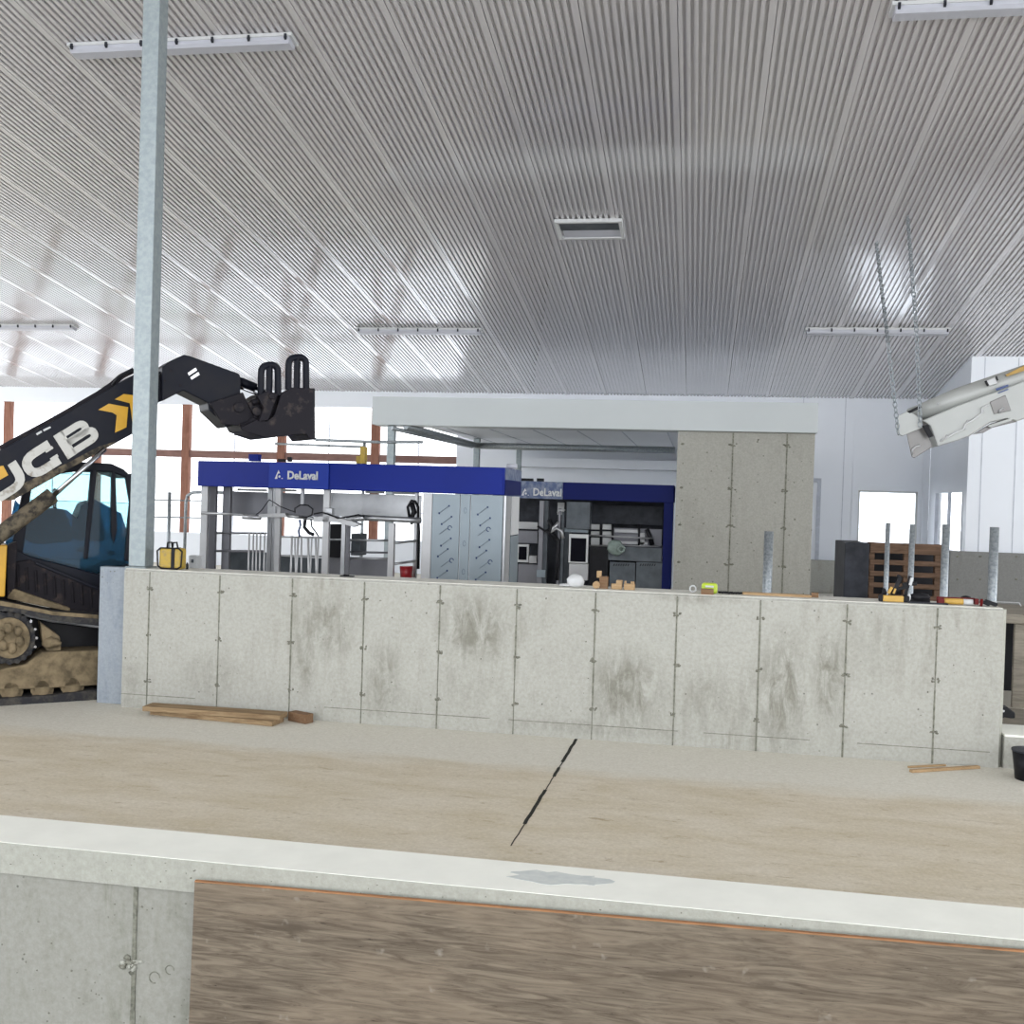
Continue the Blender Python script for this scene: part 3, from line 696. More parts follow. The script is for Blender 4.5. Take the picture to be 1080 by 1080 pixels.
mp(b, [L2_(*q) for q in ((-600, 460), (115, 480), (290, 520), (780, 580), (860, 780), (780, 850), (300, 925), (0, 940), (-600, 950))], tw_in, 1.25); b.fin()
# track, sprocket, frame and rollers
tr = part('track', ['rubber', 'mud'], ld, .004)
outer = [L2_(-760, 400), L2_(-200, 380), L2_(0, 400), L2_(120, 425), L2_(300, 462), L2_(560, 480), L2_(800, 515), L2_(960, 640), L2_(980, 780), L2_(900, 900), L2_(550, 972), L2_(300, 992), L2_(0, 1012), L2_(-600, 1030), L2_(-900, 960), L2_(-1000, 700)]
cen = (0., 700.)
inner = []
raw_in = [(-740, 445), (-200, 432), (0, 450), (115, 470), (290, 510), (555, 540), (780, 570), (900, 660), (920, 780), (860, 860), (550, 905), (300, 935), (0, 955), (-600, 970), (-840, 900), (-930, 700)]
inner = [L2_(*q) for q in raw_in]
n = len(outer)
for i in range(n):
    j = (i+1) % n
    mp(tr, [outer[i], outer[j], inner[j], inner[i]], tw0, tw1, 0)
def along(poly, k):
    # lugs on the outside of the belt
    for i in range(len(poly)):
        a = V(poly[i]); c = V(poly[(i+1) % len(poly)]); d = c-a; m_ = max(1, int(d.length/7)); nn = V((-d.y, d.x)).normalized()
        for q in range(m_):
            p0 = a+d*((q+.2)/m_); p1 = a+d*((q+.65)/m_)
            yield [tuple(p0), tuple(p1), tuple(p1-nn*k), tuple(p0-nn*k)]
for q in along(outer, -1.3): mp(tr, q, tw0+.01, tw1-.01, 0)
mp(tr, [L2_(0, 397), L2_(140, 425), L2_(300, 458), L2_(560, 478), L2_(560, 500), L2_(300, 480), L2_(140, 447), L2_(0, 425)], tw0-.006, tw0, 1)
tr.fin()
sp = part('sprocket', ['rubber', 'mud', 'chrome'], ld)
c = L2_(55, 610)
def disc(b, c, r, w0, w1, mi, seg=28):
    mp(b, [(c[0]+r*math.cos(t), c[1]+r*math.sin(t)) for t in [2*math.pi*k/seg for k in range(seg)]], w0, w1, mi)
disc(sp, c, 27, .06, .2, 0); disc(sp, c, 21.5, .03, .06, 1)
for k in range(20):
    t_ = 2*math.pi*k/20; disc(sp, (c[0]+25.5*math.cos(t_), c[1]+25.5*math.sin(t_)), 3.0, .05, .2, 0, 8)
for k in range(6):
    t_ = 2*math.pi*k/6+.3; sp.blob(PM(c[0]+11*math.cos(t_), c[1]+11*math.sin(t_), .03), (.045, .03, .05), 1, .2)
for k in (-2, -1, 0, 1): 
    t_ = k*.33; disc(sp, (c[0]+28.5*math.cos(t_), c[1]+28.5*math.sin(t_)), 1.5, .045, .1, 2, 8)
sp.fin()
b = part('track_frame', ['mud'], ld, .015)
mp(b, [L2_(-600, 790), L2_(0, 790), L2_(150, 760), L2_(240, 690), L2_(560, 680), L2_(860, 700), L2_(860, 830), L2_(550, 880), L2_(200, 900), L2_(0, 905), L2_(-600, 920)], .04, .34)
mp(b, [L2_(230, 520), L2_(340, 600), L2_(350, 680), L2_(270, 690), L2_(240, 620)], .08, .3)
b.blob(PM(*L2_(290, 635), .08), (.09, .06, .05), 0, .2)
b.fin()
for q in ((65, 905), (240, 895), (412, 880), (-150, 920)):
    b = part('roller', ['mud', 'rubber'], ld); c = L2_(*q); disc(b, c, 12.5, .06, .3, 0); disc(b, c, 8, .04, .06, 0); b.fin()

# ================================================================== MILKING ROBOT 1
YR = 11.0; YRb = YR+1.05
def ry(x, y, Y=YR): p = PY(x, y, Y); return p
def rbox(b, x0, y0, x1, y1, Y, dep, mi=None):
    """upright box whose front face covers readings x0..x1, y0..y1 at distance Y"""
    a = PY(x0, (y0+y1)/2, Y); c = PY(x1, (y0+y1)/2, Y); xm = (x0+x1)/2; t_ = PY(xm, y0, Y).z; bt = PY(xm, y1, Y).z
    b.box((a.x, Y, bt), (c.x, Y+dep, t_), mi); return b
def zlow(b, x0, x1, y0, Y, dep, zb=0.0, mi=None):
    a = PY(x0, 560, Y); c = PY(x1, 560, Y); t_ = PY((x0+x1)/2, y0, Y).z; b.box((a.x, Y, zb), (c.x, Y+dep, t_), mi); return b
r1 = thing('milking_robot', (-3.7, YR+.5, 0), 'milking robot with bright blue canopy and white sign, directly behind the half wall', 'milking robot')
zt, zb = 2.215, 1.925
P0_ = PY(210, 485, YR+.45); P1_ = PY(285, 486, YR+.2); P2_ = PY(348, 487.4, YR); P3_ = PY(531, 493.5, YR)
def slab(b, A, C, y1, z0, z1, mi=None, th=None):
    return b.prism([(A.x, A.y, z0), (C.x, C.y, z0), (C.x, y1, z0), (A.x, y1, z0)], (0, 0, z1-z0), mi)
b = part('canopy', ['blue'], r1, .008)
ptsC = [(P0_.x, P0_.y), (P1_.x, P1_.y), (P2_.x, P2_.y), (P3_.x, P3_.y), (P3_.x, YRb), (P0_.x, YRb)]
# hollow hood: front, ends, back and a thin top
for a_, c_ in zip(ptsC, ptsC[1:]+ptsC[:1]):
    b.bar((a_[0], a_[1], (zt+zb)/2), (c_[0], c_[1], (zt+zb)/2), .03, zt-zb)
cap_ = [(x, y, zt-.02) for x, y in ptsC]; b.prism(cap_, (0, 0, .018))
can = b.fin()
b = part('sign_panel', ['blue_light'], can, .002); dd = (P2_-P1_); dn = V((dd.y, -dd.x, 0)).normalized()
b.prism([(P1_.x, P1_.y-.02, zb+.004), (P2_.x, P2_.y-.02, zb+.004), (P2_.x, P2_.y-.02, zt-.006), (P1_.x, P1_.y-.02, zt-.006)], (0, -.012, 0)); b.fin()
def s3(x, z): # along sign panel
    k = (x-P1_.x)/(P2_.x-P1_.x); return V((x, P1_.y+(P2_.y-P1_.y)*k-.033, z))
tx0 = PY(304.5, 505, YR+.15).x; tz0 = PY(304.5, 505.2, YR+.15).z
tw = PY(344, 505, YR+.05).x-tx0
text_mesh('DeLaval', .125, 'sign_lettering', ['white'], lambda s, t_: s3(tx0+s, tz0+t_), can, (0, -.004, 0), .0045, .98)
def emblem(ex, ez, h, to, parent, mats):
    b = MB(); w_ = h*1.0
    q = lambda s, t_: to(ex+s*w_, ez+t_*h)
    b.prism([q(-.05, 0), q(.42, 1.0), q(.62, .62), q(.40, .62), q(.26, .36), q(.30, 0)], (0, -.004, 0))
    b.prism([q(.56+.14*math.cos(t_), .27+.14*math.sin(t_)) for t_ in [k*.6283 for k in range(10)]], (0, -.004, 0))
    b.stroke([(.84, .06), (1.0, .06)], .1, q, (0, -.004, 0))
    obj('sign_emblem', b, mats, parent)
emblem(PY(290.5, 505, YR+.15).x, tz0-.002, .098, s3, can, ['white'])
b = part('roof_knob', ['blue'], can, .004); rbox(b, 262, 479, 272, 486.5, YR+.4, .1); b.fin()
b = part('roof_fitting', ['black'], can); rbox(b, 303, 482, 307, 487, YR+.3, .04); b.fin()
b = part('roof_fitting', ['black'], can); rbox(b, 293, 484, 300, 487, YR+.3, .05); b.fin()
b = part('roof_bottle', ['led'], can); p = PY(539.5, 492, YR+.5); b.tube([(p.x-.05, p.y, zt+.03), (p.x+.06, p.y, zt+.03)], .03, 10); b.fin()
b = part('end_fascia', ['blue_dark'], can, .002); b.box((P3_.x+.016, YR+.02, zb+.002), (P3_.x+.024, YRb-.02, zb+.16)); b.fin()
b = part('end_badge', ['faded'], can); b.box((P3_.x+.016, YR+.02, zb+.165), (P3_.x+.022, YRb-.02, zt-.004)); b.fin()
def rp(name, mats, fn, bev=.003, label=None):
    b = part(name, mats, r1, bev, label); fn(b); return b.fin()
# posts
for (x0, x1, Y, m_) in ((211, 218, YR+.5, 'inox_light'), (218.3, 226.5, YR+.62, 'inox_panel'), (234, 242, YR+.7, 'inox_panel'), (281.5, 286, YR+.35, 'inox'), (287, 289.5, YR+.3, 'inox'), (289.5, 295, YR+.18, 'inox_light'), (340, 346.5, YR+.1, 'inox_light'), (360, 364, YR+.15, 'inox'), (364, 368.5, YR+.3, 'inox_panel'), (409.6, 415.6, YR+.2, 'inox_light'), (436.5, 439.5, YR+.6, 'inox')):
    y0 = 552 if x0 in (360, 364, 409.6) else 514
    rp('post', [m_], lambda b: zlow(b, x0, x1, y0 if y0 > 520 else 0, Y, (PY(x1, 560, Y).x-PY(x0, 560, Y).x), 0) if y0 > 520 else b.box((PY(x0, 560, Y).x, Y, 0), (PY(x1, 560, Y).x, Y+.06, zb)))
rp('corner_post', ['inox_light'], lambda b: b.box((PY(444.5, 560, YR).x, YR+.02, 0), (PY(454.5, 560, YR).x, YR+.14, zb-.005)))
rp('end_post', ['inox'], lambda b: b.box((PY(530.5, 560, YR).x, YR+.0, 0), (PY(533, 560, YR).x, YR+.06, zb-.005)))
xe = P3_.x
rp('end_panel', ['inox_light'], lambda b: (b.box((xe+.002, YR+.06, 0), (xe+.012, YR+.46, zb-.01)),))
rp('end_door', ['film'], lambda b: b.box((xe+.002, YR+.52, 0), (xe+.014, YRb-.05, zb-.45)))
rp('end_door', ['white'], lambda b: b.box((xe+.002, YR+.52, zb-.44), (xe+.014, YRb-.05, zb-.01)))
# back panels, in front of a dim interior
rp('back_panel', ['inox_panel'], lambda b: rbox(b, 243, 519.5, 341, 543.5, YR+.95, .03))
rp('back_panel', ['inox'], lambda b: rbox(b, 341.5, 521, 444, 546, YR+.95, .03))
for q in ((250, 515.5, 281, 518), (298, 516, 312, 518.5), (385, 518, 405, 520.5), (414, 519, 438, 521.5)): rp('light_bar', ['white'], lambda b: rbox(b, *q, YR+.8, .03))
rp('kick_panel', ['midgrey'], lambda b: rbox(b, 240, 582, 280, 640, YR+.9, .03))
rp('kick_panel', ['midgrey'], lambda b: rbox(b, 295, 588, 341, 640, YR+.9, .03))
rp('kick_panel', ['inox_panel'], lambda b: rbox(b, 346.5, 589, 409, 640, YR+.7, .03))
rp('control_box', ['black'], lambda b: rbox(b, 346.5, 553, 359.5, 588, YR+.5, .3), .01)
rp('feed_trough', ['midgrey'], lambda b: rbox(b, 370, 563, 380, 586, YR+.7, .25), .01)
# rails
def rail(x0, y0, x1, y1, Y, r, m_='inox', Y2=None): rp('rail', [m_], lambda b: b.tube([PY(x0, y0, Y), PY(x1, y1, Y2 or Y)], r, 10), 0)
rail(212, 541, 274, 543.5, YR+.25, .017, 'inox'); rail(223, 562, 281, 562.5, YR+.7, .014, 'inox_panel'); rail(223, 581, 279, 581.5, YR+.7, .014, 'inox_panel')
rail(295, 566, 341, 567, YR+.3, .011); rail(295, 586, 341, 587, YR+.3, .011); rail(346, 569, 360, 569, YR+.3, .012)
rail(368, 569.5, 410, 570, YR+.35, .014); rail(368, 588.5, 410, 589.5, YR+.35, .014); rail(368, 582, 410, 583, YR+.7, .012, 'inox_panel')
rail(415, 573, 441, 570, YR+.3, .014, 'inox', YR+.6); rail(415, 595, 441, 591, YR+.3, .014, 'inox', YR+.6)
rail(381, 546, 444, 549, YR+.15, .033)
rp('gate_plate', ['inox_light'], lambda b: b.prism([PY(x, y, YR+.1) for x, y in ((274, 542), (300, 541), (303, 545.5), (272, 546))], (0, .12, 0)))
rp('gate_plate', ['inox_light'], lambda b: b.prism([PY(x, y, YR+.1) for x, y in ((331, 545), (350, 544), (366, 548), (380, 553), (372, 556), (356, 551), (330, 550))], (0, .12, 0)))
for q0, q1, rr_ in (((256, 545), (275, 546), .028), ((303, 544), (331, 547), .02), ((366, 548), (384, 546), .035)): rp('gate_arm', ['inox'], lambda b: b.tube([PY(*q0, YR+.13), PY(*q1, YR+.13)], rr_, 8), 0)
for x in (263, 267.4, 271, 274.8, 279.3):
    rp('gate_bar', ['inox_light'], lambda b: b.tube([PY(x, 561.5, YR+.15), PY(x-2, 640, YR+.15)], .0095, 8), 0)
for x, lean, r_ in ((308, 1, .012), (311, -3, .009), (314.5, 2, .012), (318, -1, .010), (325, -3, .014), (329, 2, .009), (333, -3, .013), (336, 1, .009)):
    rp('gate_bar', ['inox_light'], lambda b: b.tube([PY(x, 564+abs(lean), YR+.12), PY(x-lean-1.5, 640, YR+.15)], r_, 8), 0)
# hoses and the milking arm joint
hs = lambda pts, Y, r_, m_='black': rp('hose', [m_], lambda b: b.tube([PY(x, y, Y) for x, y in pts], r_, 7), 0)
hs([(270, 543), (276, 538), (284, 527), (289, 530), (295, 534), (305, 538), (311, 540)], YR+.05, .006)
hs([(311, 541), (311, 536), (317, 532.5), (325, 533), (330, 537), (329, 543), (323, 546), (315, 545)], YR+.05, .008)
hs([(331, 542), (340, 540.5), (348, 543), (356, 546.5), (368, 545), (378, 543), (384, 545)], YR+.0, .009)
hs([(322, 548), (321, 556), (326, 562), (331, 564)], YR+.1, .02); hs([(328, 548), (329, 556), (333, 561), (336, 566)], YR+.12, .009)
hs([(316, 548), (317, 554), (315, 560), (316, 566)], YR+.12, .012, 'filmprint'); hs([(432, 546), (430, 535), (434, 528), (438, 529), (441, 535), (441, 548), (442, 560), (441, 600)], YR+.3, .016); hs([(434, 530), (437, 540), (433, 548), (436, 552)], YR+.32, .03)
rp('joint_bracket', ['inox'], lambda b: (rbox(b, 284, 534, 290, 542, YR+.12, .08), rbox(b, 343, 536, 350, 544, YR+.05, .08), rbox(b, 317, 515, 320, 532, YR+.4, .04)))
rp('bucket', ['red'], lambda b: b.tube([PY(428.5, 597, YR+.45), PY(428.5, 612, YR+.45)], [.075, .065], 14), 0, 'red bucket')
# film covered panels with printed marks
random.seed(2)
def filmpanel(x0, x1):
    a = PY(x0, 560, YR).x; c = PY(x1, 560, YR).x
    b = part('cladding_panel', ['film'], r1, .003, 'steel panel under blue-printed film'); b.box((a+.003, YR, 0), (c-.003, YR+.025, zb-.006)); o = b.fin()
    return a, c, o
for x0, x1, dense in ((455, 484.5, 1), (484.7, 495.3, 0), (495.5, 530, 1)):
    a, c, o = filmpanel(x0, x1)
    b = MB(); 
    if dense:
        k = 0; z = .98
        while z < zb:
            for xx in (a+.09, a+.26):
                x = xx+(.03 if k % 2 else 0); zz3 = z+(xx-a)*.55
                if x+.1 < c and zz3+.09 < zb-.01:
                    L_ = .11
                    b.bar((x, YR-.001, zz3), (x+L_*.8, YR-.001, zz3+L_*.62), .002, .026, 1, (0, 1, 0)) if (k+int(xx*10)) % 3 else b.bar((x, YR-.001, zz3), (x+L_*.8, YR-.001, zz3+L_*.62), .002, .024, 1, (0, 1, 0))
                    # little dots at the ends, one round logo now and then
                    if (k+int((xx-a)*10)) % 3 == 1:
                        b.stroke([(.022*math.cos(q), .022*math.sin(q)) for q in [j*.55 for j in range(10)]], .009, lambda s, t_: V((x+L_+.0+s, YR-.0015, zz3+.07+t_)), (0, .001, 0), 0)
                    else: b.stroke([(-.009, 0), (.009, 0)], .018, lambda s, t_: V((x+L_*.86+s, YR-.0015, zz3+.074+t_)), (0, .001, 0), 0); b.stroke([(-.009, 0), (.009, 0)], .02, lambda s, t_: V((x-.01+s, YR-.0015, zz3-.008+t_)), (0, .001, 0), 0)
            z += .115; k += 1
    else:
        for z in (1.1, 1.4, 1.75): b.stroke([(.014*math.cos(q), .03*math.sin(q)) for q in [j*.6 for j in range(11)]], .004, lambda s, t_: V(((a+c)/2+s, YR-.0015, z+t_)), (0, .001, 0), 1)
    obj('film_print', b, ['filmprint', 'filmprint_soft'], o)

# ================================================================== MILKING ROBOT 2
Y2 = 17.5
r2 = thing('milking_robot', (-1.6, Y2+.6, 0), 'dark milking robot with deep blue canopy and column, left of the tall concrete wall', 'milking robot')
def qp(name, mats, fn, bev=.004, label=None):
    b = part(name, mats, r2, bev, label); fn(b); return b.fin()
def qbox(x0, y0, x1, y1, name, m_, off=0., dep=.05, bev=.004): return qp(name, [m_], lambda b: rbox(b, x0, y0, x1, y1, Y2+off, dep), bev)
z2t, z2b = 2.185, 1.90
xs0 = PY(520, 510, Y2).x; xs1 = PY(594, 510, Y2).x; xs2 = PY(711, 512, Y2).x
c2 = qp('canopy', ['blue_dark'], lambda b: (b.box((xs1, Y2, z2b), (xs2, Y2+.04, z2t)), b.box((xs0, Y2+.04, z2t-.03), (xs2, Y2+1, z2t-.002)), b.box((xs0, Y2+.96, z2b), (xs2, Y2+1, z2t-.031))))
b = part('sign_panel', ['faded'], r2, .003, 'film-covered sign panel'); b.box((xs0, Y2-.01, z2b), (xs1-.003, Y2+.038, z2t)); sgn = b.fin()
s4 = lambda x, z: V((x, Y2-.012, z))
text_mesh('DeLaval', .175, 'sign_lettering', ['white'], lambda s, t_: s4(PY(562, 523, Y2).x+s, PY(562, 522.5, Y2).z+t_), sgn, (0, -.004, 0), .004, .86)
emblem(PY(550.5, 522, Y2).x, PY(550, 522.5, Y2).z, .12, s4, sgn, ['white'])
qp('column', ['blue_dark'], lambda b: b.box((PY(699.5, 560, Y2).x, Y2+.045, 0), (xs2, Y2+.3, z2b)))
qp('roof_fitting', ['black'], lambda b: (rbox(b, 566, 504.5, 573, 509, Y2+.3, .1), rbox(b, 548, 504.5, 562, 507.5, Y2+.3, .1)))
qbox(500, 525, 700, 700, 'rear_panel', 'darkgrey', .98, .04)
qbox(597.5, 529.5, 622, 558, 'control_cover', 'midgrey', .05, .3)
qbox(567.5, 528, 572, 640, 'post', 'inox_panel', .1, .08); qbox(572, 528, 577, 640, 'post', 'midgrey', .15, .08); qbox(587.5, 536, 590, 640, 'post', 'inox_panel', .1, .05); qbox(591, 540, 594, 640, 'post', 'midgrey', .1, .05); qbox(594.5, 558, 600, 640, 'post', 'midgrey', .2, .2)
qbox(623, 533, 699, 553, 'upper_panel', 'darkgrey', .7, .05)
qbox(547, 550.5, 567, 558, 'work_light', 'white', .9, .03); qbox(588, 530, 595, 543, 'work_light', 'white', .5, .05)
qbox(546, 560, 567, 573, 'drawer_unit', 'inox_panel', .75, .2); qbox(546, 595, 567, 640, 'drawer_unit', 'inox_panel', .6, .3)
mon = qbox(546, 574, 557.5, 593, 'monitor', 'white', .5, .12); b = MB(); rbox(b, 547, 576.5, 555.5, 590.5, Y2+.495, .005); obj('screen', b, ['screen'], mon)
qbox(558, 586, 566, 594, 'keypad', 'inox_light', .5, .1); qbox(566, 601, 575, 609, 'label_plate', 'film', .05, .04)
mon = qp('touch_panel', ['white'], lambda b: rbox(b, 599.8, 563.5, 620, 594, Y2+.0, .12), .008); b = MB(); rbox(b, 601.8, 567.5, 618, 592.5, Y2-.006, .006); obj('screen', b, ['screen'], mon)
qp('panel_base', ['inox_light'], lambda b: rbox(b, 600, 594.5, 620, 612, Y2+.02, .14), .008)
qp('monitor_arm', ['film'], lambda b: b.prism([PY(x, y, Y2+.15) for x, y in ((593, 556.5), (620, 559), (620, 562), (593, 561))], (0, .08, 0)))
qp('milking_arm', ['inox'], lambda b: (b.tube([PY(x, y, Y2+.0) for x, y in ((589, 551), (584, 557), (582, 561), (587, 557), (592, 560), (594, 568))], .03, 8), b.tube([PY(x, y, Y2+.05) for x, y in ((588, 541), (590, 538), (596, 538))], .015, 8)), 0)
for pts, r_ in (([(579, 548), (582, 555), (580, 562), (586, 568)], .04), ([(577, 560), (584, 564), (589, 570), (588, 590), (587, 612)], .03), ([(567, 555), (575, 560), (583, 556), (588, 549)], .02)):
    qp('hose', ['black'], lambda b: b.tube([PY(x, y, Y2+.08) for x, y in pts], r_, 7), 0)
for x0 in (623.2, 635.5):
    qp('supply_box', ['white'], lambda b: (rbox(b, x0, 553, x0+9.3, 558.5, Y2+.5, .12), rbox(b, x0, 560.5, x0+9.3, 565, Y2+.5, .12), rbox(b, x0, 567, x0+9.3, 575.5, Y2+.5, .12)))
qbox(646.5, 557.5, 698, 576, 'splash_plate', 'inox_panel', .66, .03)
qbox(648, 558.5, 674, 562, 'shelf', 'inox_light', .55, .06); qbox(648, 571, 683, 574, 'shelf', 'inox_light', .55, .06); qbox(675, 562, 680, 575, 'shelf', 'white', .55, .06)
for x0, y0, x1, y1 in ((622, 564.5, 690, 568), (622, 575.5, 700, 576.5)): qp('rail', ['inox_light'], lambda b: b.tube([PY(x0, y0, Y2+.4), PY(x1, y1, Y2+.4)], .014, 8), 0)
for x in (633.5, 646, 674): qp('rail', ['black'], lambda b: b.tube([PY(x, 553, Y2+.45), PY(x, 576, Y2+.45)], .018, 8), 0)
qp('hose', ['black'], lambda b: b.tube([PY(x, y, Y2+.45) for x, y in ((682, 558), (685, 565), (688, 575))], .04, 8), 0)
qbox(641.5, 577, 698, 592, 'work_shelf', 'midgrey', .05, .5, .01)
qp('plastic_cover', ['plasticbag'], lambda b: (b.blob(PY(649, 577.5, Y2-.02), (.13, .08, .13), 0, .09, 3), b.tube([PY(655.5+3.2*math.cos(q), 579+3.2*math.sin(q), Y2-.1) for q in [k*.7 for k in range(10)]], .02, 8)), 0)
for x0, x1 in ((641.5, 668.5), (669.5, 698)):
    d_ = qbox(x0, 593, x1, 700, 'cabinet_door', 'midgrey', .06, .45)
    b = MB()
    for k in range(7):
        x = x0+5+k*2.5; b.prism([PY(x, 597, Y2+.058), PY(x+1.2, 594.5, Y2+.058), PY(x+2.4, 594.5, Y2+.058), PY(x+1.2, 597, Y2+.058)], (0, .002, 0))
    obj('vent_slot', b, ['black'], d_)
qbox(620.5, 577, 641, 640, 'side_box', 'black', .1, .5)

# ================================================================== STEEL POSTS, PIPES behind the half wall
def spost(px0, px1, py, Y, ztop, label, cat_='post', zb_=0):
    a = PY(px0, py, Y).x; c = PY(px1, py, Y).x; b = MB(); b.box((a, Y, zb_), (c, Y+(c-a), ztop)); o = obj('steel_post', b, ['galv'], None, .006); return tag(o, label, cat_)
spost(408, 415.5, 470, 17.3, 3.055, 'galvanised post under the left end of the white bulkhead')
spost(499.5, 505.5, 470, 20.6, 3.055, 'galvanised post carrying the bent overhead pipe behind the bulkhead')
spost(544.5, 549.5, 480, 22.2, 3.055, 'thinnest galvanised post, between the two blue canopies')
b = MB(); zz_ = PY(600, 471.5, 20.4).z
b.tube([PY(428, 449.5, 17.3), PY(503, 470, 20.4)], .055, 10); b.tube([PY(503, 470, 20.4), PY(712, 475, 20.2)], .065, 10); mp_ = tag(obj('overhead_pipe', b, ['galvpipe']), 'thick grey overhead pipe with a bend, running above the far robot', 'pipe')
b = MB(); b.tube([PY(413, 451.5, 17.1), PY(498, 471, 20.1)], .035, 8); obj('branch_pipe', b, ['galvpipe'], mp_)
pr_ = thing('overhead_pipe', (PY(384, 470, 15.6).x, 15.6, 0), 'two thin level pipes on an upright in front of the bright glazing', 'pipe')
b = MB(); b.tube([PY(325, 459, 15.5), PY(334, 464, 15.5), PY(400, 466.3, 15.5), PY(446, 466.3, 15.5)], .022, 8); obj('upper_run', b, ['galvpipe'], pr_)
b = MB(); b.tube([PY(290, 468, 15.6), PY(384, 471.5, 15.6)], .018, 8); obj('lower_run', b, ['galvpipe'], pr_)
p = PY(384, 466.3, 15.58); b = MB(); b.tube([(p.x, 15.6, 0), (p.x, 15.6, p.z)], .025, 8); obj('upright', b, ['galvpipe'], pr_)
b = MB(); rbox(b, 379.5, 471, 384.5, 489, YR+.5, .1); rbox(b, 375.5, 481, 379.7, 489, YR+.53, .06); obj('yellow_bracket', b, ['caseyellow'], can, .004)
# pipe gate beyond the loader
t = thing('pipe_gate', PY(196, 600, 15), 'thin grey pipe gate with a bent top, right of the galvanised post', 'gate')
b = part('upright', ['galvpipe'], t); p = PY(179, 519, 15); b.tube([(p.x, 15, 0), (p.x, 15, p.z)], .028, 8); b.fin()
b = part('hoop', ['galvpipe'], t); q = PY(196, 530, 15); b.tube([(q.x, 15, 0), (q.x, 15, q.z), PY(197.5, 523, 15), PY(203, 519.5, 15), PY(215, 519, 15), PY(250, 520, 15)], .024, 8); b.fin()
for yy in (527, 545):
    b = part('wire', ['galvpipe'], t); b.tube([PY(150, yy, 15), PY(225, yy+1.5, 15)], .012, 6); b.fin()
# large pipe leaning by the tall wall
def pipe(px, ytop, D_Y, r, label, lean=0):
    b = MB(); p = PY(px, ytop, D_Y); b.tube([(p.x-lean, D_Y, .03), (p.x, D_Y, p.z)], r, 16)
    b.tube([(p.x, D_Y, p.z), (p.x, D_Y, p.z-.002)], r*.8, 12); return tag(obj('galvanised_pipe', b, ['galvpipe']), label, 'pipe')
pipe(811, 560.5, 12.0, .05, 'thick galvanised pipe standing in front of the tall concrete wall')
pg = 'galvanised pipes beyond the right end of the half wall'
for px, yt, Y, r_, s in ((936.7, 551.5, 11.9, .025, 'thinnest and leftmost upright galvanised pipe in front of the dark pallet'), (962.5, 553, 11.5, .029, 'upright galvanised pipe in the middle of the dark pallet, clamp at its foot'), (998, 553, 11.1, .0375, 'upright galvanised pipe at the right edge of the dark pallet'), (1049, 556, 9.8, .0385, 'upright galvanised pipe at the right end of the half wall')):
    o = pipe(px, yt, Y, r_, s); o['group'] = pg
# dark crate with pallet
t = thing('pallet_crate', (PY(945, 600, 12.6).x, 12.7, 0), 'dark wooden pallet crate with grey side behind the upright pipes', 'crate')
Yc = 12.6
b = part('side_sheet', ['darkgrey'], t, .01); b.prism([(PY(891.5, 574, Yc).x, Yc, 0), (PY(917, 574, Yc).x, Yc-.02, 0), (PY(917, 574, Yc).x, Yc+.9, 0), (PY(891.5, 574, Yc).x, Yc+.9, 0)], (0, 0, PY(900, 572.5, Yc).z)); b.fin()
b = part('stringer', ['pallet'], t, .004); zc = PY(950, 573, Yc).z
for x in (919, 957, 990): b.box((PY(x-3.5, 600, Yc).x, Yc+.03, 0), (PY(x+3.5, 600, Yc).x, Yc+.12, zc))
b.fin()
z = zc; x0_ = PY(917.2, 600, Yc).x; x1_ = PY(996, 600, Yc).x
for k in range(12):
    h = .055 if k else .12
    b = part('board', ['pallet'], t, .004); b.box((x0_, Yc, z-h), (x1_, Yc+.028, z)); b.fin(); z -= h+.075
    if z < .1: break
b = part('back_sheet', ['black'], t); b.box((x0_, Yc+.5, 0), (x1_, Yc+.53, zc-.02)); b.fin()
# formwork seen past the wall end, far lower right
Yq = 11.0
t = thing('board_stack', (PY(1075, 700, Yq).x, Yq+.4, 0), 'grey board deck on upright boards past the right end of the half wall', 'boards')
zt_ = PY(1070, 648, Yq).z
xq0 = PY(1045, 660, Yq).x; xq1 = xq0+2.2
b = part('deck', ['slab'], t, .006); b.box((xq0, Yq, zt_-.09), (xq1, Yq+1.2, zt_)); b.fin()
for x0 in (1071, 1120):
    b = part('leg_board', ['slab'], t, .006); b.box((PY(x0, 690, Yq).x, Yq+.05, 0), (PY(x0+20, 690, Yq).x, Yq+.1, zt_-.091)); b.fin()
b = part('hollow_shade', ['black'], t); b.box((xq0, Yq+1.1, 0), (xq1, Yq+1.15, zt_-.091)); b.fin()  # shade of the open hollow below the deck, put in as black
b = MB()
for k in range(8):
    b.box((XR+.1, 9.35+k*.19, .0), (5.2, 9.35+k*.19+.18, .03))
tag(obj('board_platform', b, ['slab'], None, .004), 'grey-brown boards laid flat on the ground right of the half wall', 'boards')
p = PZ(1062, 762, .254)
t = thing('black_bag', (p.x, YW+.3, .254), 'small black object lying on the low kerb right of the half wall', 'bag')
b = part('body', ['black'], t, .01); b.prism([PY(x, y, YW+.26) for x, y in ((1050, 746), (1063, 746), (1071, 752), (1071, 758), (1066, 758), (1060, 757), (1050, 762))], (0, .1, 0)); b.fin()
b = part('white_spot', ['white'], t); b.blob(PY(1058, 750, YW+.25), (.012, .006, .01), 0, .1); b.fin()
t = thing('rubber_bucket', (PZ(1084, 822, 0).x, PZ(1084, 822, 0).y+.1, 0), 'dark blurred bucket standing on the floor at the right edge', 'bucket')
c_ = PZ(1091, 826, 0)
b = part('body', ['black'], t); b.tube([(c_.x, c_.y+.1, 0), (c_.x, c_.y+.1, .2)], [.10, .125], 20); b.fin()
b = part('rim', ['darkgrey'], t); b.tube([(c_.x, c_.y+.1, .2), (c_.x, c_.y+.1, .212)], .13, 20); b.fin()

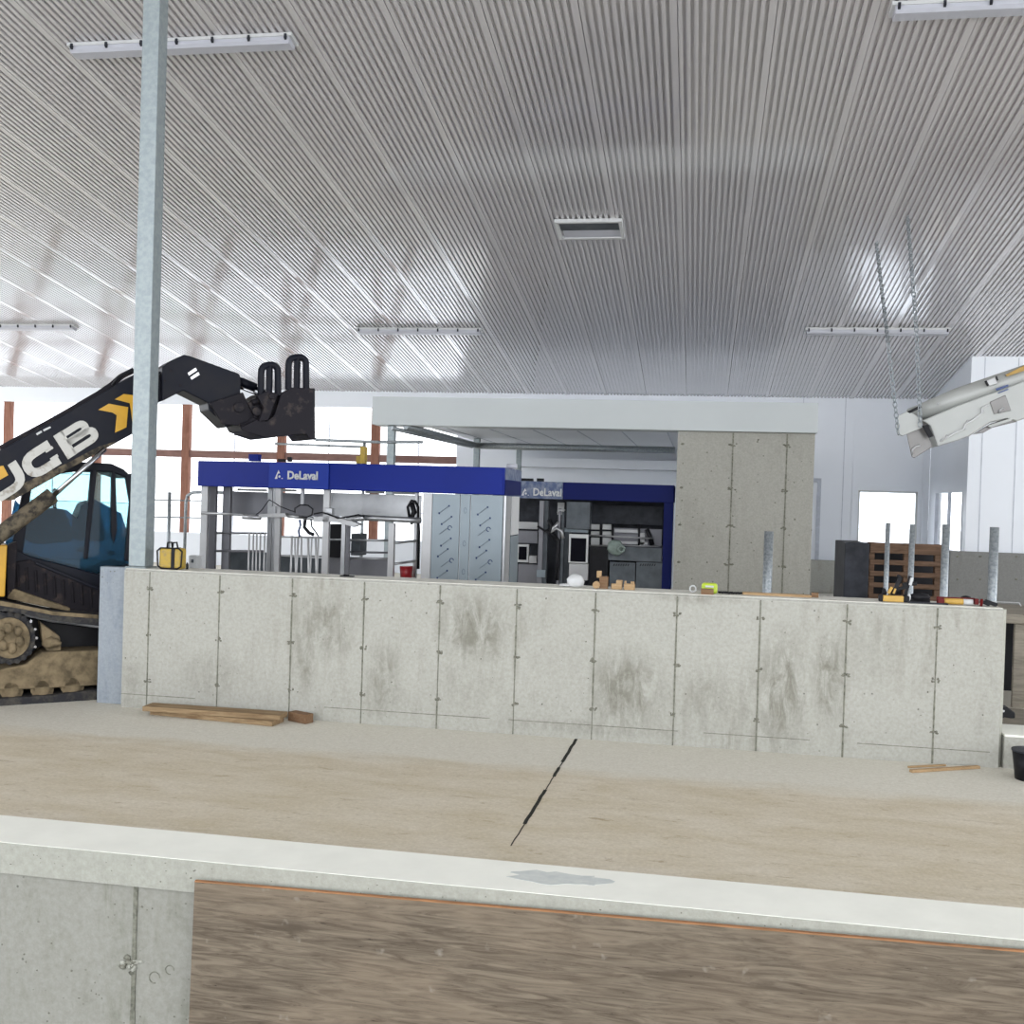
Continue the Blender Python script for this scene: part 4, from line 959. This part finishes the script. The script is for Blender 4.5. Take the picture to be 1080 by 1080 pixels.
# ================================================================== HANGING CHUTE
YH = 13.5
t = thing('hanging_chute', PY(1020, 430, YH), 'off-white sheet metal chute hanging at an angle from two chains, upper right', 'chute')
K = lambda x, y: (880+x/5.4, 360+y/5.4)
def hp(name, mats, polys, Y, dep, bev=.006):
    b = part(name, mats, t, bev)
    for pl_ in polys: b.prism([PY(*K(*q), Y) for q in pl_], (0, dep, 0))
    return b.fin()
hp('back_channel', ['chutegrey'], [[(395, 455), (500, 430), (560, 600), (455, 665), (440, 655)]], YH+.12, .02)
hp('side_plate', ['chute'], [[(360, 425), (420, 395), (500, 440), (500, 492), (385, 540), (360, 520)]], YH-.02, .03)
hp('body', ['chute'], [[(500, 450), (700, 365), (880, 300), (1080, 225), (1700, 20), (1700, 260), (1080, 442), (1040, 455), (980, 440), (890, 462), (830, 500), (770, 540), (700, 565), (590, 598), (545, 480)]], YH, .45, .015)
b = part('top_tube', ['chute'], t); b.tube([PY(*K(430, 425), YH+.15), PY(*K(700, 325), YH+.15), PY(*K(1080, 200), YH+.15), PY(*K(1700, 10), YH+.15)], [.09, .125, .135, .14], 18); b.fin()
hp('dark_lip', ['black'], [[(415, 400), (490, 362), (500, 378), (430, 410)], [(500, 480), (535, 475), (565, 540), (540, 550)]], YH-.03, .03)
hp('hatch', ['chutegrey'], [[(885, 345), (975, 305), (1008, 395), (910, 415)]], YH-.012, .012)
hp('lower_flap', ['chutegrey'], [[(790, 530), (890, 470), (1010, 430), (1040, 458), (900, 492), (850, 520)]], YH+.05, .06)
hp('flap_edge', ['chute'], [[(870, 480), (1010, 435), (1015, 450), (890, 492)]], YH-.02, .05)
b = part('amber_strip', ['gold'], t, .003); b.prism([PY(*K(*q), YH-.012) for q in ((975, 190), (1080, 138), (1700, -60), (1700, -30), (1080, 168), (985, 200))], (0, .03, 0)); b.fin()
hp('sticker', ['sticker'], [[(918, 270), (990, 245), (992, 256), (925, 282)], [(930, 292), (990, 268), (992, 276), (935, 298)]], YH-.008, .006, 0)
hp('bracket', ['white'], [[(865, 225), (915, 205), (930, 240), (880, 255)]], YH-.05, .05)
hp('bracket_pin', ['black'], [[(856, 228), (866, 222), (882, 250), (872, 256)], [(918, 200), (926, 198), (936, 220), (928, 224)]], YH-.06, .02, 0)
b = part('bolt', ['inox_light'], t)
for q in ((430, 492), (590, 355), (760, 455), (740, 495), (640, 540), (845, 400), (610, 565)): b.blob(PY(*K(*q), YH-.005), (.018, .012, .018), 0, .05)
b.tube([PY(*K(x, y), YH+.1) for x, y in ((445, 645), (445, 615), (465, 598), (488, 592))], .012, 7)
b.tube([PY(*K(x, y), YH-.03) for x, y in ((940, 410), (942, 392), (958, 382), (970, 382))], .01, 7)
b.fin()
b = part('cable', ['white'], t); b.tube([PY(*K(x, y), YH-.02) for x, y in ((615, 560), (645, 545), (675, 528), (735, 500), (745, 470), (775, 455), (840, 410), (838, 380), (875, 362))], .011, 7); b.fin()
def chain(pts, label):
    b = MB(); k = 0
    for p, q in zip(pts, pts[1:]):
        p, q = V(p), V(q); d = q-p; n_ = int(d.length/.062)
        e = d.normalized(); a = e.cross(V((0, 1, 0))).normalized(); c = e.cross(a).normalized()
        for i in range(n_):
            m_ = p+d*((i+.5)/n_); s = a if k % 2 else (c+a*.5).normalized()
            loop = [m_+e*(.042*math.cos(t_))+s*(.022*math.sin(t_)) for t_ in [j*math.pi/4 for j in range(9)]]
            b.tube(loop, .007, 5, caps=False); k += 1
    return tag(obj('hanging_chain', b, ['galvpipe']), label, 'chain')
def ceil_at(x, Y): return V((x, Y, cz(Y)))
pa = PY(970.5, 450, YH-.06); pb = PY(947.5, 458, YH-.06)
top = PC(957, 228)
chain([top, PY(962, 290, YH+.3), PY(966.5, 350, YH), pa], 'longer chain, right one of the two, holding the off-white chute')
chain([PC(924, 255), PY(936.6, 362, YH-.03), pb], 'left one of the two chains, holding the lip of the off-white chute')

# ================================================================== PLYWOOD, PLANKS, THINGS ON THE WALL
# plywood sheet leaning on the pit wall
A_ = PY(207, 929, 4.742); C_ = PY(1080, 1003, 4.742)
d = (C_-A_); d.y = 0; L_ = 3.9; dn_ = d.normalized(); A2 = A_; C2 = A_+dn_*L_
down = V((-dn_.z*0, 0, -1))
perp = V((dn_.z, 0, -dn_.x)).normalized()   # in-sheet direction, downwards
perp = perp+V((0, -.06, 0))
b = MB(); w_ = 1.1
b.prism([A2, C2, C2+perp*w_, A2+perp*w_], (0, -.018, 0))
o = obj('plywood_sheet', b, ['ply'], None, .001); tag(o, 'large weathered brown plywood sheet leaning on the front of the pale kerb wall', 'plywood')
b = MB(); b.prism([A2+V((0, .0005, .0005)), C2+V((0, .0005, .0005)), C2+V((0, -.0185, .0005)), A2+V((0, -.0185, .0005))], (0, 0, .006)); obj('orange_edge', b, ['plyedge'], o, 0, 'orange sawn top edge')
# planks at the foot of the wall
def plankbox(name, a, c, w, h, zb_, mats, label, group=None):
    a, c = V((a[0], a[1], zb_)), V((c[0], c[1], zb_)); d = (c-a).normalized(); n_ = V((-d.y, d.x, 0))*w
    b = MB(); b.prism([a, c, c+n_, a+n_], (0, 0, h)); return tag(obj(name, b, mats, None, .003), label, 'plank', group)
p1 = PZ(158, 754, .0); p2 = PZ(288, 766, .0)
plankbox('wooden_plank', (p1.x, p1.y), (p2.x, p2.y-.02), .2, .04, .001, ['plank'], 'lower weathered plank on the floor at the left foot of the half wall')
p1 = PZ(150, 750, .042); p2 = PZ(285, 760, .042)
plankbox('wooden_plank', (p1.x, p1.y), (p2.x+.07, p2.y+.03), .17, .04, .042, ['plank'], 'upper weathered plank, resting on another at the left foot of the half wall')
p = PZ(304, 760, 0); q = PZ(322, 764, 0)
plankbox('wood_offcut', (p.x, p.y-.01), (q.x, q.y), .09, .075, .001, ['blockdark'], 'short brown timber offcut on the floor right of the stacked planks')
p = PZ(962, 815.5, 0); q = PZ(1034, 811, 0)
plankbox('wooden_stick', (p.x, p.y), (q.x, q.y), .035, .02, .001, ['block'], 'thin pale stick on the floor below the right end of the half wall, longer one')
p = PZ(960, 812, 0); q = PZ(1000, 810.5, 0)
plankbox('wooden_stick', (p.x, p.y+.045), (q.x, q.y+.06), .02, .014, .001, ['block'], 'short pale stick against the foot of the half wall, behind the longer one')
# yellow case
zw = HW; 
def onwall(px, Yw): return PY(px, 600, Yw).x
Yv = YW+.1
t = thing('yellow_case', (onwall(178.5, Yv), Yv+.06, zw), 'scuffed yellow plastic case with black strap and handles on the half wall', 'case')
x0, x1 = onwall(167, Yv), onwall(190.5, Yv); hgt = .185
b = part('shell', ['caseyellow'], t, .02); b.box((x0, Yv, zw+.004), (x1, Yv+.11, zw+hgt)); b.fin()
b = part('strap', ['black'], t, .002); xm = onwall(182, Yv); b.box((xm-.017, Yv-.004, zw+.004), (xm+.017, Yv+.113, zw+hgt+.003)); b.fin()
b = part('bumper', ['black'], t); 
for s_, xx in ((-1, x0), (1, x1)): b.tube([(xx-s_*.03, Yv-.005, zw+.008), (xx+s_*.004, Yv-.005, zw+.03), (xx+s_*.012, Yv-.005, zw+hgt*.85), (xx-s_*.02, Yv-.005, zw+hgt)], .008, 8)
b.tube([(x0+.03, Yv-.005, zw+.008), (x1-.03, Yv-.005, zw+.008)], .008, 8); b.tube([(x0+.02, Yv-.005, zw+hgt), (x1-.02, Yv-.005, zw+hgt)], .006, 8); b.fin()
b = part('handle', ['black'], t); xm2 = (x0+x1)/2
for c_ in (-.028, .022): b.tube([(xm2+c_-.025, Yv+.05, zw+hgt), (xm2+c_-.02, Yv+.05, zw+hgt+.045), (xm2+c_+.015, Yv+.05, zw+hgt+.048), (xm2+c_+.024, Yv+.05, zw+hgt)], .008, 8)
b.fin()
b = MB(); rbox(b, 199, 586, 208, 604, 10.2, .1); b.box((PY(199, 600, 10.2).x, 10.2, 0), (PY(208, 600, 10.2).x, 10.3, PY(203, 603, 10.2).z)); o = obj('switch_pedestal', b, ['white'], None, .004); tag(o, 'small white box on a stand just right of the yellow case, behind the half wall', 'box')
b = MB(); rbox(b, 201.5, 590, 204, 593.5, 10.195, .005); obj('button', b, ['midgrey'], o)
b = MB(); xx = onwall(197.3, YW+.2); b.blob((xx, YW+.2, zw+.03), (.012, .012, .032), 0, .1); b.blob((xx, YW+.2, zw+.004), (.014, .014, .006), 0, .05); tag(obj('black_fitting', b, ['black']), 'tiny black fitting on the half wall right of the yellow case', 'fitting')
b = MB(); xx = onwall(366, YW+.2); b.box((xx-.05, YW+.16, zw+.0), (xx+.07, YW+.2, zw+.012)); b.box((xx-.02, YW+.15, zw+.012), (xx+.02, YW+.21, zw+.02)); tag(obj('black_clamp', b, ['black'], None, .003), 'flat black clamp on the half wall below the robot gate', 'clamp')
# crumpled white cap
Yi = YW+.14
t = thing('hard_hat', (onwall(606, Yi), Yi+.06, zw), 'white brimmed hat on the half wall in front of the touch panel', 'hat')
b = part('crown', ['white'], t); xx = onwall(606.5, Yi); b.blob((xx, Yi+.06, zw+.045), (.072, .06, .062), 0, .06, 3); 
for v in b.bm.verts: v.co.z = max(v.co.z, zw+.001)
b.fin()
b = part('brim', ['white'], t); b.blob((xx-.075, Yi+.05, zw+.014), (.055, .05, .013), 0, .08, 2); b.fin()
# wood offcuts
def block(px0, px1, h, Yb, dep, m_, label, rz=0, z0=0.):
    a, c = onwall(px0, Yb), onwall(px1, Yb); b = MB(); b.box((a, Yb, zw+z0), (c, Yb+dep, zw+z0+h)); o = obj('wood_block', b, [m_], None, .003)
    o.rotation_euler = (0, 0, rz); return tag(o, label, 'wood block', 'wood offcuts on the half wall')
block(632.5, 641.5, .10, YW+.13, .06, 'blockdark', 'dark brown upright offcut, left group of blocks on the half wall')
block(629.5, 634.5, .055, YW+.14, .03, 'block', 'pale small offcut perched high, beside the dark brown upright one', 0, .088)
b = MB(); xx = onwall(629.5, YW+.12); b.tube([(xx, YW+.1, zw+.031), (xx, YW+.16, zw+.031)], .03, 12); tag(obj('wood_block', b, ['block'], None, .002), 'round-ended pale offcut, leftmost wood piece on the half wall', 'wood block', 'wood offcuts on the half wall')
block(645, 650, .045, YW+.13, .05, 'block', 'small pale offcut leaning left of the larger pale block', .2)
block(650.5, 656.5, .075, YW+.13, .055, 'block', 'taller pale offcut right of the dark brown one', -.1)
block(658.5, 670, .05, YW+.13, .05, 'block', 'widest pale offcut at the right end of the wood pieces')
block(659, 661, .02, YW+.13, .03, 'block', 'sliver of wood on the left end of the widest pale offcut', 0, .051); block(665.5, 669.5, .018, YW+.13, .03, 'block', 'chip of wood on the right end of the widest pale offcut', 0, .051)
# brown block with lime cup
o = None
a, c = onwall(740, YW+.02), onwall(753.5, YW+.02)
b = MB(); b.box((a, YW+.02, zw), (c, YW+.08, zw+.045)); tag(obj('wood_block', b, ['blockdark'], None, .003), 'brown block at the wall edge in front of the lime green tape', 'wood block')
t = thing('lime_tape', (onwall(749, YW+.14), YW+.14, zw), 'lime green tape measure on the half wall behind the brown block', 'tape measure')
b = part('case', ['lime'], t, .02); a, c = onwall(740.5, YW+.12), onwall(757.5, YW+.12); b.box((a, YW+.12, zw), (c, YW+.17, zw+.085)); b.fin()
b = part('grip', ['white'], t, .005); b.box((a+.03, YW+.112, zw+.05), (c-.03, YW+.119, zw+.066)); b.fin()
b = MB(); cc_ = V((onwall(731.5, YW+.15), YW+.15, zw+.032)); b.tube([cc_+V((math.cos(q), 0, math.sin(q)))*.024 for q in [k*.4 for k in range(17)]], .006, 8); tag(obj('white_ring', b, ['white']), 'small white ring standing left of the lime green tape', 'ring')
b = MB(); random.seed(9)
for k in range(26):
    x = onwall(759+k*.95, YW+.2); b.blob((x, YW+.2+random.uniform(-.03, .03), zw+.010), (.012, .012, .010), 0, .2, 1)
tag(obj('black_chain', b, ['black']), 'heap of black chain on the half wall right of the lime tape', 'chain')
a, c = onwall(784, YW+.18), onwall(857, YW+.18); b = MB(); b.box((a, YW+.17, zw), (c, YW+.25, zw+.02)); tag(obj('wooden_lath', b, ['block'], None, .003), 'long pale lath lying along the half wall by the thick pipe', 'plank')
a, c = onwall(857, YW+.2), onwall(864.5, YW+.2); b = MB(); b.box((a, YW+.2, zw), (c, YW+.24, zw+.04)); tag(obj('wood_block', b, ['blockdark'], None, .003), 'small brown block at the right end of the long lath', 'wood block')
# tools on the right end
Yt = YW+.13
def ow(x): return onwall(x, Yt)
t = thing('yellow_level', (ow(942), Yt, zw), 'yellow tool with black ends lying on the half wall at the left upright pipe', 'tool')
b = part('body', ['orangeyellow'], t, .006); b.box((ow(932), Yt-.02, zw+.003), (ow(954), Yt+.03, zw+.05)); b.fin()
b = part('end_cap', ['black'], t, .006); b.box((ow(928), Yt-.022, zw+.001), (ow(931.8), Yt+.032, zw+.052)); b.box((ow(954.2), Yt-.022, zw+.001), (ow(960), Yt+.032, zw+.052)); b.fin()
t = thing('pipe_clamp', (ow(950), Yt+.09, zw), 'black clamp frame with pale handles standing behind the yellow tool', 'clamp')
b = part('frame', ['black'], t, .004)
b.bar((ow(933), Yt+.1, zw+.015), (ow(985), Yt+.1, zw+.015), .03, .03); b.bar((ow(944), Yt+.1, zw+.03), (ow(953), Yt+.1, zw+.19), .03); b.bar((ow(940), Yt+.1, zw+.07), (ow(962), Yt+.1, zw+.12), .025)
b.bar((ow(953), Yt+.1, zw+.19), (ow(949), Yt+.1, zw+.2), .02); b.bar((ow(955), Yt+.1, zw+.13), (ow(970), Yt+.1, zw+.145), .03); b.bar((ow(958), Yt+.1, zw+.03), (ow(963), Yt+.1, zw+.2), .022)
b.blob((ow(975), Yt+.1, zw+.04), (.08, .03, .035), 0, .15); b.blob((ow(936), Yt+.1, zw+.06), (.02, .02, .04), 0, .15); b.fin()
b = part('handle', ['orangeyellow'], t); b.bar((ow(939.5), Yt+.07, zw+.06), (ow(943), Yt+.07, zw+.11), .02); b.bar((ow(945), Yt+.07, zw+.06), (ow(947), Yt+.07, zw+.1), .014); b.fin()
b = part('jaw', ['white'], t); b.bar((ow(962), Yt+.06, zw+.13), (ow(964), Yt+.06, zw+.19), .02); b.blob((ow(961), Yt+.04, zw+.04), (.014, .01, .03), 0, .1); b.fin()
b = MB(); b.bar((ow(958), Yt-.03, zw+.006), (ow(1000), Yt-.03, zw+.006), .03, .012); tag(obj('flat_bar', b, ['darkgrey'], None, .001), 'flat dark bar lying along the half wall between the yellow tool and the red one', 'bar')
t = thing('caulking_gun', (ow(1012), Yt, zw), 'dark red caulking gun with orange and white tube on the half wall', 'tool')
b = part('tube', ['orangeyellow'], t); b.tube([(ow(997), Yt, zw+.026), (ow(1017), Yt, zw+.026)], .023, 14); b.fin()
b = part('nozzle_end', ['white'], t); b.tube([(ow(1017.1), Yt, zw+.026), (ow(1027), Yt, zw+.026)], .023, 14); b.fin()
b = part('cradle', ['darkred'], t, .002); b.bar((ow(990), Yt+.04, zw+.045), (ow(1033), Yt+.04, zw+.045), .02, .02); b.box((ow(990), Yt-.02, zw+.002), (ow(996.5), Yt+.04, zw+.045)); b.box((ow(1029), Yt-.02, zw+.01), (ow(1033), Yt+.04, zw+.055)); b.bar((ow(1036), Yt-.02, zw+.05), (ow(1034), Yt-.06, zw+.008), .02); b.fin()
b = part('grip', ['black'], t, .004); b.bar((ow(1035), Yt, zw+.04), (ow(1045), Yt, zw+.012), .025); b.bar((ow(1040), Yt, zw+.04), (ow(1053), Yt+.01, zw+.012), .03); b.blob((ow(1022), Yt+.06, zw+.055), (.04, .02, .014), 0, .1); b.fin()
b = part('plunger_rod', ['inox_light'], t); b.tube([(ow(1033), Yt+.04, zw+.035), (ow(1078), Yt+.04, zw+.035), (ow(1080), Yt+.04, zw+.01)], .004, 6); b.fin()

# ================================================================== LIGHT
w = bpy.data.worlds.new('overcast sky'); scene.world = w; w.use_nodes = True
bg = w.node_tree.nodes['Background']; bg.inputs[0].default_value = (.93, .96, 1, 1); bg.inputs[1].default_value = 3.7
vs = scene.view_settings; vs.view_transform = 'Standard'; vs.look = 'None'; vs.gamma = 1; vs.use_curve_mapping = False; vs.exposure = 0
try: scene.cycles.transparent_max_bounces = 16; scene.cycles.max_bounces = 8
except Exception: pass
